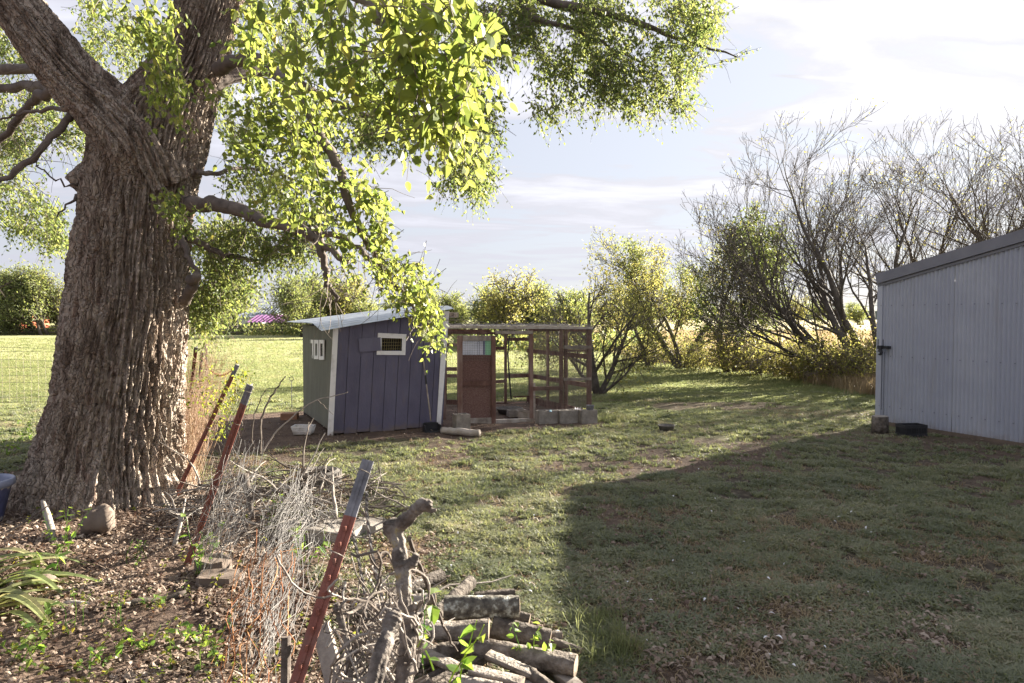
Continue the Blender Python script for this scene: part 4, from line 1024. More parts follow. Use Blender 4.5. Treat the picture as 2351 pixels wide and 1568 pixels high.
MAIN.append(branch([(130, 205, 7.5), (70, 235, 7.8), (20, 300, 8.0), (-60, 400, 8.2)], .06, .03)); MAIN.append(branch([(170, 260, 6.9), (140, 290, 6.8), (90, 350, 6.7), (0, 420, 6.6), (-50, 450, 6.5)], .04, .025))
branch([(185, 255, 7.1), (120, 252, 7.5), (60, 262, 7.6), (0, 275, 7.7)], .03, .012); branch([(190, 420, 7.2), (150, 430, 7.1), (90, 385, 7.0), (80, 372, 7.0)], .014, .004); branch([(200, 445, 7.2), (165, 455, 7.0), (130, 500, 6.9)], .02, .006)
MAIN.append(branch([(452, 396, 7.3), (500, 400, 7.6), (560, 380, 8.2), (700, 420, 8.4), (820, 470, 8.4)], .03, .008))
# twigs standing bare at the end of the low branch
gtw = Geo()
def twigs_from(arr, n, L0, L1, r=.004, down=.4):
    for q in range(n):
        i0 = random.randrange(len(arr) // 4, len(arr)); a = Vector(arr[i0]); d = Vector((random.gauss(.3, .6), random.gauss(0, .6), random.gauss(-down, .6))).normalized(); L_ = random.uniform(L0, L1); pts = []
        for s in range(7): pts.append(a); d = (d + Vector((random.gauss(0, .22), random.gauss(0, .22), random.gauss(-.06, .2)))).normalized(); a = a + d * L_ / 6
        tube(gtw, pts, np.linspace(r, r * .3, 7), 3, cap=False)
for a_ in MAIN: twigs_from(a_, 40, .15, .55)
for q in range(14):
    a = P(random.uniform(850, 960), random.uniform(590, 680), 5.3); b = P(random.uniform(930, 985), random.uniform(570, 690), 5.25)
    m = a.lerp(b, .5) + Vector((0, 0, random.uniform(-.05, .05))); tube(gtw, [a, m, b], [.004, .003, .0015], 3, cap=False)
for (a, b, c, d) in ((0, 660, 30, 645), (0, 665, 12, 682)): tube(gtw, [P(a - 40, b + 12, 4.6), P(a, b, 4.6), P(c, d, 4.6)], [.007, .005, .002], 4)
emit('twigs', gtw, M['twig'], tree, kind='stuff')

# foliage: leafy sprays spread through the volume each part of the crown fills
def blob(n, cu, cv, ru, rv, d, dd, ls, L, K=9, thr=.36, seed=1, dirb=(0.25, 0, -.3), hang=.7, droop=.5, rot=0.0, tmpl=T_SIX, tw=.0025):
    global GL, GTW
    k = int(n * 1.9)
    a = rng.random(k) * 2 * np.pi; q = np.sqrt(rng.random(k))
    x = np.cos(a) * q * ru; y = np.sin(a) * q * rv
    cr, sr = math.cos(rot), math.sin(rot)
    u = cu + x * cr - y * sr; v = cv + x * sr + y * cr
    dep = d + rng.uniform(-dd, dd, k)
    # clumps: keep a spray where the noise is high
    nn = fbm(u / 42.0 + 100, v / 42.0 + 100, dep / .8, seed, 3)
    keep = np.argsort(-(nn + .13 * rng.random(k)))[:n]
    S = np.array([tuple(P(u[i], v[i], dep[i])) for i in keep])
    if len(S) == 0: return
    D = rng.normal(0, .6, (len(S), 3)) + np.array(dirb)
    Ls = rng.uniform(.6, 1.2, len(S)) * L
    S = S - unit(D) * Ls[:, None] * .5; S[:, 2] += droop * .33 * Ls + hang * ls * .4
    shade = np.clip(rng.normal(.5, .22, len(S)), 0, 1)
    sprays(GL, GTW, S, D, Ls, K, ls, tmpl, droop, tw, hang, shade)
GL, GTW = Geo(), Geo()
# near, large-leaved curtain at the top middle
for (n, cu, cv, ru, rv, d) in ((10, 610, 30, 80, 70, 3.5), (20, 740, 60, 100, 90, 3.1), (27, 880, 60, 120, 100, 2.9), (27, 1000, 90, 90, 90, 2.8), (20, 1080, 80, 30, 90, 2.8), (19, 840, 180, 100, 60, 3.1), (25, 960, 200, 95, 70, 2.9), (22, 1050, 230, 50, 60, 2.8), (12, 975, 320, 26, 36, 2.8), (9, 1050, 290, 36, 26, 2.8), (9, 720, 190, 80, 60, 3.3), (10, 900, 260, 60, 40, 3.0)):
    blob(n, cu, cv, ru, rv, d, .5, .068, .32, 10, .30, 3, tmpl=T_FULL, hang=.65, droop=.38, tw=.003, dirb=(.3, 0, -.25))
emit('near_foliage', GL, M['leaf_big'], tree, kind='stuff'); emit('near_twigs', GTW, M['twig'], tree, kind='stuff')
GL, GTW = Geo(), Geo()
# middle curtain right of the trunk, and the low branch over the coop
for (n, cu, cv, ru, rv, d, ls) in ((34, 600, 110, 50, 90, 4.8, .075), (40, 650, 220, 95, 90, 4.9, .068), (36, 720, 300, 85, 70, 4.8, .065), (30, 580, 300, 60, 70, 5.2, .07), (30, 660, 380, 90, 60, 5.2, .064), (30, 770, 400, 65, 80, 4.9, .064), (26, 620, 460, 90, 45, 5.6, .065), (24, 720, 480, 70, 45, 5.4, .065),
                                   (30, 820, 480, 60, 55, 5.0, .07), (18, 870, 520, 26, 60, 4.9, .07), (22, 840, 565, 60, 36, 5.1, .06), (8, 800, 630, 50, 34, 5.3, .055), (26, 905, 635, 40, 36, 5.2, .06), (22, 955, 690, 36, 32, 5.2, .06), (22, 985, 735, 26, 40, 5.2, .06), (10, 998, 780, 10, 24, 5.2, .058), (7, 900, 615, 40, 30, 5.2, .05), (5, 965, 610, 16, 30, 5.2, .05), (7, 985, 660, 10, 20, 5.2, .05),
                                   (22, 440, 500, 50, 40, 6.3, .06), (16, 400, 470, 34, 30, 6.2, .055)):
    blob(n, cu, cv, ru, rv, d, .35, ls, .30, 8, .36, 5, tmpl=T_FULL, hang=.55, droop=.38)
# in front of the trunk
for (n, cu, cv, ru, rv, d) in ((16, 310, 50, 50, 40, 5.2), (32, 345, 110, 60, 50, 5.0), (30, 370, 190, 45, 50, 5.0), (10, 405, 255, 18, 30, 5.0), (7, 400, 50, 30, 30, 5.1), (7, 250, 30, 40, 30, 5.2), (4, 470, 230, 34, 34, 5.4)):
    blob(n, cu, cv, ru, rv, d, .25, .062, .28, 8, .34, 6, tmpl=T_FULL, hang=.9, droop=.7)
emit('middle_foliage', GL, M['leaf_big'], tree, kind='stuff'); emit('middle_twigs', GTW, M['twig'], tree, kind='stuff')
GL, GTW = Geo(), Geo()
# far side of the crown: small leaves
FAR = [(420, 1180, 40, 90, 60, 8.8), (300, 1130, 110, 70, 60, 8.6), (520, 1300, 70, 120, 90, 9.0), (520, 1430, 80, 120, 100, 9.2), (380, 1560, 60, 90, 90, 9.2), (420, 1330, 180, 100, 80, 9.0), (300, 1440, 200, 90, 60, 9.1), (70, 1255, 250, 40, 36, 8.8), (90, 1470, 250, 50, 26, 9.1), (100, 1550, 190, 60, 50, 9.2), (60, 1560, 245, 32, 28, 9.2), (160, 1620, 30, 42, 60, 9.2), (40, 1590, 155, 50, 20, 9.2),
       (300, 1080, 330, 75, 70, 8.8), (260, 1090, 400, 55, 46, 8.8), (160, 1040, 270, 70, 60, 8.8), (50, 1100, 436, 22, 20, 8.8), (70, 1020, 410, 36, 30, 8.8), (180, 1100, 230, 60, 70, 8.6),
       (300, 900, 300, 90, 50, 8.8), (240, 800, 300, 90, 60, 8.6), (200, 700, 330, 90, 60, 8.4), (200, 600, 430, 90, 60, 8.2), (220, 720, 520, 60, 40, 8.0), (200, 600, 540, 70, 50, 8.1), (160, 700, 570, 60, 34, 8.0), (100, 640, 600, 60, 24, 8.0),
       (300, 500, 560, 70, 50, 8.4), (360, 500, 640, 70, 50, 8.5), (200, 495, 690, 60, 32, 8.5), (220, 470, 720, 50, 34, 8.6), (60, 570, 655, 34, 34, 8.4), (160, 470, 600, 44, 60, 8.3), (60, 460, 765, 30, 26, 8.6), 
       (300, 1000, 30, 120, 60, 9.0), (300, 600, 60, 120, 100, 9.2), (300, 800, 120, 140, 100, 9.2), (250, 560, 250, 80, 100, 9.2), (260, 700, 60, 90, 120, 9.3), (220, 900, 200, 90, 80, 9.2),
       (190, 50, 370, 80, 60, 9.6), (200, 30, 470, 80, 60, 9.6), (160, 95, 510, 60, 42, 9.5), (110, 130, 560, 34, 22, 9.4), (90, 60, 520, 70, 30, 9.5), (200, 20, 250, 60, 60, 9.8), (220, 20, 110, 60, 60, 9.8), (120, 100, 270, 60, 40, 9.8), (160, 230, 60, 70, 80, 9.6), (200, 260, 130, 70, 70, 9.6), (90, 215, 330, 30, 50, 9.6), (90, 30, 320, 50, 40, 9.7), (90, 120, 180, 50, 60, 9.8), (70, 190, 290, 50, 30, 9.7), (40, 140, 330, 30, 30, 9.7)]
for q, (n, cu, cv, ru, rv, d) in enumerate(FAR):
    blob(int(n * .62), cu, cv, ru, rv, d, .8, .070 if q != 12 else .075, .42, 10, .40 if q < 19 else .37, 9, hang=.55, droop=.5, tw=.003, jit_=0) if False else blob(int(n * .5), cu, cv, ru * .95, rv * .95, d, .8, .072, .42, 10, .45, 9, hang=.55, droop=.5, tw=.003)
# the long spray reaching out to the right
S = np.array([tuple(P(u, v, 9.1)) for u, v in ((1500, 175), (1545, 170), (1590, 160), (1620, 152), (1650, 140), (1680, 128), (1700, 122), (1612, 150))])
sprays(GL, GTW, S, np.array([[1, 0, .25]] * 7 + [[.5, 0, 1.2]]) + rng.normal(0, .05, (8, 3)), np.array([.5, .5, .45, .4, .35, .3, .25, .45]), 9, .075, T_SIX, -.02, .004, .8)
emit('crown', GL, M['leaf_far'], tree, kind='stuff'); emit('far_twigs', GTW, M['twig'], tree, kind='stuff')

# ================================================================ OTHER TREES
def grow(g, tips, p, d, L, r, lvl, prm, sides=None):
    n = prm['n'][lvl]; pts = [np.array(p)]; d = np.array(d, float); d /= np.linalg.norm(d)
    dirs = [d]; curl = rng.normal(0, prm['curl'], 3)
    for i in range(n):
        d = d + rng.normal(0, prm['wig'], 3) + np.array([prm['wind'], 0, prm['trop'][lvl]]) / n + curl / n
        d /= np.linalg.norm(d); pts.append(pts[-1] + d * L / n); dirs.append(d)
    rads = np.linspace(r, max(r * prm['tap'], prm['rmin']), n + 1)
    if g is not None: tube(g, pts, rads, (sides or [9, 6, 4, 3, 3])[lvl], cap=lvl == 0, rnd=.5 + .5 * rng.random() if lvl > 1 else .3)
    last = lvl == len(prm['kids'])
    if last or lvl >= prm.get('tiplvl', 9):
        for t in np.linspace(.25, 1, prm.get('tipn', 3)): 
            k = min(n, int(t * n)); tips.append((pts[k], dirs[k]))
    if last: return
    for c in range(prm['kids'][lvl]):
        t = prm['t0'][lvl] + (1 - prm['t0'][lvl]) * (c + rng.random()) / prm['kids'][lvl]
        k = min(n - 1, int(t * n)); f = t * n - k
        q = pts[k] * (1 - f) + pts[k + 1] * f; dd = dirs[k]
        ax = rng.normal(0, 1, 3); ax -= dd * ax.dot(dd); ax /= np.linalg.norm(ax)
        an = R(prm['ang'][lvl] + rng.normal(0, 9)); nd = dd * math.cos(an) + ax * math.sin(an)
        grow(g, tips, q, nd, L * prm['rat'][lvl] * (1.15 - .55 * t) * rng.uniform(.75, 1.2), max(np.interp(t, [0, 1], [rads[0], rads[-1]]) * prm['rr'], prm['rmin']), lvl + 1, prm, sides)
def tree_thing(name, base, stems, prm, label, lmat, nleaf, lsize, group=None, barkm='greybark', cat='tree', hang=.3, seed=0, jitter=.12, leafpart='crown'):
    global rng
    rng = np.random.default_rng(seed + 100); random.seed(seed)
    t = thing(name, base, label, cat, group)
    tips = []
    g = Geo(); base = Vector(base)
    for (dx, dy, d, L, r) in stems:
        grow(g, tips, (base.x + dx, base.y + dy, -.05), d, L, r, 0, prm)
    emit('trunk', g, M[barkm], t, smooth=True)
    if nleaf and tips:
        pos = np.array([q[0] for q in tips]); dr = np.array([q[1] for q in tips])
        idx = rng.integers(0, len(pos), nleaf)
        # clump the leaves: tips are kept by noise
        sel = fbm(pos[:, 0] * .9 + 60, pos[:, 1] * .9 + 60, pos[:, 2] * .9, 33 + seed, 3)
        wgt = np.clip((sel - .3) * 3, .04, 1); wgt /= wgt.sum(); idx = rng.choice(len(pos), nleaf, p=wgt)
        pp = pos[idx] + rng.normal(0, jitter, (nleaf, 3)); ax = unit(dr[idx] * .3 + rng.normal(0, .7, (nleaf, 3)) + np.array([0, 0, -hang])); nr = unit(rng.normal(0, 1, (nleaf, 3)))
        gl = Geo(); leaves(gl, pp, ax, nr, lsize * rng.uniform(.6, 1.3, nleaf), T_SIX, np.clip(sel[idx] * .6 + rng.random(nleaf) * .5 - .05, 0, 1))
        emit(leafpart, gl, M[lmat], t, kind='stuff')
    return t
bare = dict(n=[14, 9, 6, 4], kids=[15, 9, 4], t0=[.2, .12, .12], ang=[36, 32, 32], rat=[.5, .5, .5], rr=.5, tap=.07, rmin=.0050, wig=.105, curl=.25, wind=.10, trop=[.38, .5, .45, .3], tipn=3)
GB = 'half bare trees along the hedge line'
def gx_(u, y): return (u - 1175.5) / 1567.3 * y
# (u of base, depth, stems)
SP = [
 ('bare_tree', 2008, 19.5, [(-.1, 0, (-.42, .1, 1), 6.0, .14), (.1, .1, (-.1, .2, 1), 6.4, .13), (.25, .1, (.2, .1, 1), 6.0, .11)], 'tall half bare tree closest to the left corner of the metal barn', 2),
 ('bare_tree', 1985, 20.5, [(-.3, 0, (-.62, .1, 1), 5.4, .13), (-.1, .2, (-.3, .3, 1), 5.6, .12), (-.5, .0, (-.95, -.1, 1), 5.0, .08), (-.2, .0, (-.75, .1, 1), 5.4, .09)], 'half bare tree whose limbs lean far left above the hedge', 3),
 ('bare_tree', 2110, 21.5, [(0, 0, (-.3, .1, 1), 6.2, .14), (.2, 0, (.1, .1, 1), 6.5, .13), (.1, 0, (.5, .1, 1), 6.0, .11)], 'bare tree showing its crown above the low end of the barn roof', 4),
 ('bare_tree', 2215, 22.5, [(0, 0, (-.25, .1, 1), 5.8, .13), (.2, 0, (.1, .1, 1), 6.2, .13), (.1, 0, (.4, .1, 1), 6.2, .11)], 'bare tree standing between the two others above the barn roof', 14),
 ('bare_tree', 2370, 21.0, [(0, 0, (-.3, 0, 1), 6.4, .15), (-.1, 0, (-.1, 0, 1), 7.2, .16), (.2, 0, (.1, .1, 1), 8.0, .16), (.2, 0, (.5, .1, 1), 7.6, .14)], 'tallest bare tree, behind the high side of the barn roof', 5),
]
for (nm_, u, y, stems, lab, sd) in SP: tree_thing(nm_, (gx_(u, y), y, 0), [(a_, b_, c_, L_ * 1.13, r_) for (a_, b_, c_, L_, r_) in stems], bare, lab, 'leaf_yel', 800, .07, GB, seed=sd)
lm = dict(bare); lm['kids'] = [10, 7, 5]; lm['wind'] = .02; lm['trop'] = [.1, .35, .3, .2]
tree_thing('half_bare_tree', (gx_(1570, 25.5), 25.5, 0), [(-.1, 0, (-.6, .1, 1), 4.6, .13), (.1, .1, (.25, .1, 1), 4.5, .12), (-.1, 0, (-.05, .1, 1), 4.6, .10)], lm, 'spreading tree with sparse leaves and a forked dark trunk in mid hedge line', 'leaf_yel', 5200, .095, GB, seed=6)
tree_thing('half_bare_tree', (gx_(1495, 27.0), 27.0, 0), [(-.1, 0, (-.5, .1, 1), 4.0, .10), (.1, .1, (.1, .1, 1), 4.3, .10)], lm, 'smaller sparse tree just right of the mulberry tree, beyond the lawn', 'leaf_bg', 5200, .095, GB, seed=7)
bu = dict(n=[10, 7, 5, 3], kids=[13, 8, 4], t0=[.12, .15, .15], ang=[38, 38, 35], rat=[.42, .5, .5], rr=.5, tap=.15, rmin=.006, wig=.10, curl=.2, wind=.0, trop=[.2, .3, .1, 0], tipn=3)
tree_thing('vine_covered_tree', (gx_(1680, 24.0), 24.0, 0), [(-.15, 0, (-.22, 0, 1), 4.5, .13), (.15, 0, (.12, .1, 1), 4.7, .13), (.1, 0, (.45, .1, 1), 3.6, .09)], bu, 'dense green tree wrapped in reddish vines in the middle of the hedge line', 'leaf_vine', 15000, .11, None, seed=8, jitter=.16)
mu = dict(n=[9, 7, 5, 3], kids=[12, 7, 4], t0=[.18, .15, .15], ang=[45, 40, 35], rat=[.6, .5, .5], rr=.5, tap=.2, rmin=.004, wig=.10, curl=.2, wind=.0, trop=[.25, .15, .05, 0], tipn=3)
tree_thing('mulberry_tree', (gx_(1372, 17.0), 17.0, 0), [(0, 0, (-.05, 0, 1), 2.7, .11), (.03, 0, (.55, .1, 1), 2.5, .08), (.03, 0, (-.35, .1, 1), 2.2, .06), (.03, 0, (1.2, -.1, .8), 1.9, .045)], mu, 'small dark trunked tree with thin yellowing leaves beside the chicken run', 'leaf_yel', 4200, .075, None, seed=9, hang=.6)

# hedge shrubs
sh = dict(n=[6, 5, 4], kids=[7, 5], t0=[.15, .15], ang=[35, 40], rat=[.55, .5], rr=.5, tap=.3, rmin=.004, wig=.14, curl=.2, wind=.0, trop=[.1, .0, -.1], tipn=3)
protos = []
for q in range(3):
    rr_ = np.random.default_rng(40 + q); stems = []
    for s in range(13): a = rr_.random() * 6.28; stems.append((math.cos(a) * .35 * rr_.random(), math.sin(a) * .35 * rr_.random(), (math.cos(a) * .7, math.sin(a) * .7, rr_.uniform(.7, 1.5)), rr_.uniform(.8, 1.5), .012))
    hy = 20.6; t = tree_thing('hedge_shrub', (9.15 - .3, hy, 0), stems, sh, 'x', 'leaf_yel', 1500, .075, 'shrubs filling the hedge line', 'twig', 'shrub', seed=30 + q, leafpart='foliage')
    protos.append(t)
SHR = [(1500, 27.5, 1.0), (1535, 26.5, .9), (1590, 25.5, 1.05), (1622, 24.6, .8), (1690, 23.6, 1.0), (1725, 23.0, 1.25), (1762, 22.4, 1.15), (1800, 21.8, 1.0), (1838, 21.2, 1.05), (1872, 20.7, .9), (1905, 20.2, 1.1), (1940, 19.8, 1.0), (1975, 19.3, 1.15), (2010, 18.9, 1.05), (1460, 29, .8)]
SL_ = ['low sparse shrub at the hedge end behind the mulberry tree', 'shrub left of the forked sparse tree', 'shrub at the foot of the forked sparse tree', 'small shrub left of the vine covered tree', 'shrub just right of the vine covered tree trunk', 'largest yellow green shrub right of the vine covered tree', 'bright rounded shrub with the tan pasture right above it', 'leafy shrub left of the thin dark fence post', 'shrub before the dark stubby fence post', 'low shrub right of the fence post in the hedge', 'shrub under the left leaning bare limbs', 'shrub before the double bare trunks', 'dense shrub left of the barn corner', 'shrub touching the barn corner in view', 'small shrub farthest along the hedge']
for q, (u, y, s) in enumerate(SHR):
    loc = (gx_(u, y), y, 0)
    if q < 3: o = protos[q]; o.location = loc; o.scale = (s, s, s); o['label'] = SL_[q]
    else: copy_tree(protos[q % 3], loc, random.random() * 6.28, s, SL_[q])
# hedge fence posts
for q, (u, v0, v1, d) in enumerate(((1887, 820, 884, 20.4), (1607, 800, 870, 25.6), (1745, 800, 868, 23.0))):
    p = P(u, v1, d); p.z = 0; g = Geo(); tube(g, [p, p + Vector((.02, 0, .6)), p + Vector((-.01, 0, 1.25))], [.06, .055, .05], 8, jit=.1)
    tag(emit('fence_post', g, M['limb'], loc=p), ['dark stubby wooden fence post among the shrubs near the barn', 'grey wooden fence post beside the vine covered tree', 'thin wooden fence post behind the brightest shrub'][q], 'fence post', 'posts of the hedge fence')

# far tree belt: four kinds, copied
rng = np.random.default_rng(5)
fb = dict(n=[8, 6, 4], kids=[12, 8], t0=[.15, .15], ang=[42, 40], rat=[.5, .5], rr=.5, tap=.2, rmin=.02, wig=.10, curl=.2, wind=.0, trop=[.3, .2, .1], tipn=3)
FP = []
for q, (lab, lmt, H_, nl, ls) in enumerate((('far green', 'leaf_bg', 5.6, 5200, .26), ('far', 'leaf_yel', 4.6, 3600, .24), ('far', 'leaf_bg', 4.2, 4600, .26))):
    rr_ = np.random.default_rng(60 + q)
    stems = [(rr_.normal(0, .5), rr_.normal(0, .4), (rr_.normal(0, .4), rr_.normal(0, .4), 1), H_ * rr_.uniform(.7, 1.0), .13) for _ in range(4)]
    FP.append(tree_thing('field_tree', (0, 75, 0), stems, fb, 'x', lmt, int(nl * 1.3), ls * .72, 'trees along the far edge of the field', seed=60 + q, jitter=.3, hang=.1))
FT = [(0, 10, 76, 1.15), (2, 45, 74, 1.0), (0, 82, 75, 1.25), (0, 118, 73, 1.3), (1, 140, 76, 1.2), (2, 165, 78, 1.1), (0, -40, 76, 1.2), (2, 210, 78, 1.1), (1, 470, 82, 1.2), (2, 505, 84, 1.0), (0, 530, 86, 1.1), (1, 440, 80, 1.2),
      (0, 700, 66, 1.0), (0, 735, 68, 1.1), (2, 745, 72, 1.2), (1, 775, 70, 1.15), (1, 815, 74, 1.2), (2, 850, 72, 1.1), (1, 690, 88, 1.0), (2, 895, 86, 1.2), (0, 985, 64, 1.0), (2, 930, 90, 1.2), (2, 1010, 70, 1.0),
      (0, 1062, 46, .62), (0, 1102, 44, .70), (1, 1150, 42, .92), (0, 1188, 44, .72), (2, 1222, 50, .62), (0, 1290, 46, .66), (2, 1325, 44, .9), (1, 1390, 52, .8), (2, 1435, 58, .8), (1, 1035, 62, .6),
      (2, 1480, 75, 1.1), (1, 1560, 90, 1.2), (2, 1700, 150, 1.4), (2, 1900, 170, 1.5), (2, 1980, 160, 1.3), (1, 1830, 190, 1.5), (2, 1760, 200, 1.5)]
HT = ['green', 'yellowing', 'low green']
used = set()
WH = lambda u: ('left of the great trunk' if u < 180 else 'between the great trunk and the purple roofed shed' if u < 560 else 'just right of the purple roofed shed' if u < 730 else 'above the coop roof' if u < 900 else 'right of the low hanging branch' if u < 1035 else 'above the left half of the chicken run' if u < 1180 else 'above the right half of the chicken run' if u < 1360 else 'behind the mulberry tree' if u < 1500 else 'seen through the bare trees over the tan pasture')
cnt = {}
for (kd, u, y, s) in FT: cnt[(kd, WH(u))] = cnt.get((kd, WH(u)), 0) + 1
seen = {}
for (kd, u, y, s) in FT:
    key = (kd, WH(u)); seen[key] = seen.get(key, 0) + 1
    lab = 'distant %s tree %s' % (HT[kd], WH(u))
    if cnt[key] > 1: lab = ('leftmost ' if seen[key] == 1 else 'rightmost ' if seen[key] == cnt[key] and cnt[key] <= 3 else 'middle ' if cnt[key] == 3 else ['leftmost ', 'second ', 'third ', 'fourth ', 'fifth '][seen[key] - 1]) + lab
    loc = (gx_(u, y), y, 0)
    if kd not in used: used.add(kd); FP[kd].location = loc; FP[kd].scale = (s, s, s); FP[kd]['label'] = lab
    else: copy_tree(FP[kd], loc, rng.random() * 6.28, s, lab)
# undergrowth line below the far trees
rng = np.random.default_rng(77); n = 26000
u = np.concatenate([rng.uniform(-80, 640, 9000), rng.uniform(560, 1060, 8000), rng.uniform(1040, 1500, 9000)]); y = np.concatenate([rng.uniform(73, 77, 9000), rng.uniform(70, 78, 8000), rng.uniform(38, 56, 9000)])
hh = rng.random(n) ** 1.6 * (.45 + .8 * vn(u * .03, y * 0, 0, 3)); pos = np.stack([(u - 1175.5) / 1567.3 * y, y, hh], -1)
gl = Geo(); leaves(gl, pos, unit(rng.normal(0, .5, (n, 3)) + np.array([0, 0, .7])), unit(rng.normal(0, 1, (n, 3))), rng.uniform(.15, .4, n), T_SIX)
emit('undergrowth', gl, M['leaf_bg'], kind='stuff')
# far buildings
def shed(name, u0, u1, y, eave, ridge_, depth, wallm, roofm, label, open_=False, base_v=None):
    x0, x1 = gx_(u0, y), gx_(u1, y); t = thing(name, (x0, y, 0), label, 'building')
    g = Geo()
    if not open_:
        for (p, q_) in (((x0, y), (x1, y)), ((x0, y + depth), (x1, y + depth))): box(g, ((p[0] + q_[0]) / 2, p[1], eave / 2), (x1 - x0, .12, eave))
        for xx in (x0 + .07, x1 - .07): box(g, (xx, y + depth / 2, eave / 2 - .01), (.12, depth - .13, eave - .02))
        emit('wall', g, wallm, t)
    else:
        for xx in np.linspace(x0 + .1, x1 - .1, 5):
            g2 = Geo(); box(g2, (xx, y + .1, eave / 2), (.14, .14, eave)); emit('post', g2, M['limb'], t)
        g3 = Geo(); box(g3, ((x0 + x1) / 2, y + depth, eave / 2), (x1 - x0, .12, eave)); emit('wall', g3, wallm, t)
        for zc in (.5, 1.0, 1.4):
            g4 = Geo(); box(g4, ((x0 + x1) / 2, y + .02, zc), (x1 - x0, .05, .14)); emit('rail', g4, M['wood_grey'], t)
    L_ = math.hypot(depth / 2 + .4, ridge_ - eave)
    for sg in (0, 1):
        g = Geo(); O = (x0 - .3, y - .4 if not sg else y + depth + .4, eave); Vd = Vector((0, (depth / 2 + .4) * (1 if not sg else -1), ridge_ - eave)).normalized()
        sheet(g, O, (1, 0, 0), Vd, (0, 0, 1), x1 - x0 + .6, L_, .45, .05, per=5); emit('roof', g, roofm, t)
    return t
M['purple'] = pm('faded_purple_red_metal', [(0.15, 0.05, 0.15), (0.2, 0.10, 0.21)], scale=.6, bump=0, rough=.5)
M['bluegrey'] = pm('blue_grey_shingle', [(0.11, 0.13, 0.17), (0.17, 0.19, 0.23)], scale=3, bump=0)
M['palewall'] = pm('pale_siding', [(0.4, 0.42, 0.44), (0.55, 0.56, 0.57)], scale=1, bump=0)
M['redbarn'] = pm('red_barn_siding', [(0.42, 0.10, 0.055), (0.55, 0.17, 0.10)], scale=1, bump=0)
shed('open_shed', 575, 668, 74, 1.35, 2.15, 5.5, M['palewall'], M['purple'], 'low open shed with a faded purple corrugated roof across the field', True)
shed('house', 545, 600, 82, 1.9, 2.5, 6, M['palewall'], M['bluegrey'], 'pale house with a blue grey roof left behind the purple roofed shed')
shed('house', 580, 640, 92, 2.4, 3.4, 6, M['palewall'], M['bluegrey'], 'larger blue grey roofed house rising behind the purple roofed shed')
shed('red_barn', 26, 46, 80, 2.2, 3.0, 5, M['redbarn'], M['redbarn'], 'small red barn among the distant trees left of the great trunk')
shed('brown_shed', 6, 24, 81, 1.7, 2.1, 5, M['limb'], M['bluegrey'], 'dark brown shed beside the small red barn in the distant trees')
# board fence at the field edge, far left and before the sheds
for (u0, u1, y, hgt, lab) in ((-60, 160, 73.2, 1.0, 'long low dark fence along the far field edge left of the great trunk'), (440, 700, 72.5, .9, 'long low dark fence along the far field edge in front of the purple roofed shed')):
    x0, x1 = gx_(u0, y), gx_(u1, y); t = thing('board_fence', (x0, y, 0), lab, 'fence')
    for xx in np.arange(x0, x1, 2.4): g = Geo(); box(g, (xx, y, hgt / 2 + .1), (.12, .12, hgt + .2)); emit('post', g, M['limb'], t)
    for zc in (.3, .62, .95): g = Geo(); box(g, ((x0 + x1) / 2, y - .08, zc), (x1 - x0, .04, .1)); emit('rail', g, M['limb'], t)
# ================================================================ FOREGROUND
rng = np.random.default_rng(11); random.seed(11)
# ---- woven wire field fence behind the great trunk
yF = 15.0
ff = thing('woven_wire_fence', (gx_(-150, yF), yF, 0), 'thin woven wire fence across the field left of the great trunk', 'fence')
g = Geo(); x0, x1 = gx_(-250, yF), gx_(520, yF); k = 60; xs = np.linspace(x0, x1, k)
for zc in (0.05, .16, .3, .46, .63, .80, .97, 1.16, 1.24):
    sagw = .03 * np.sin(xs * 1.1 + zc) + (vn(xs * .8, xs * 0, zc * 9, 3) - .5) * .05
    tube(g, np.stack([xs, xs * 0 + yF, zc + sagw], -1), .0034, 4)
for xx in np.arange(x0, x1, .16): tube(g, [(xx, yF + .004, 0.03), (xx + .01, yF + .004, .6), (xx, yF + .004, 1.16)], .0024, 3, cap=False)
emit('wire_mesh', g, M['wire_dark'], ff, kind='stuff')
for u in (-130, 290, 470): g = Geo(); xx = gx_(u, yF); tube(g, [(xx, yF + .05, -.1), (xx, yF + .05, 1.35)], .03, 7); emit('post', g, M['limb'], ff)

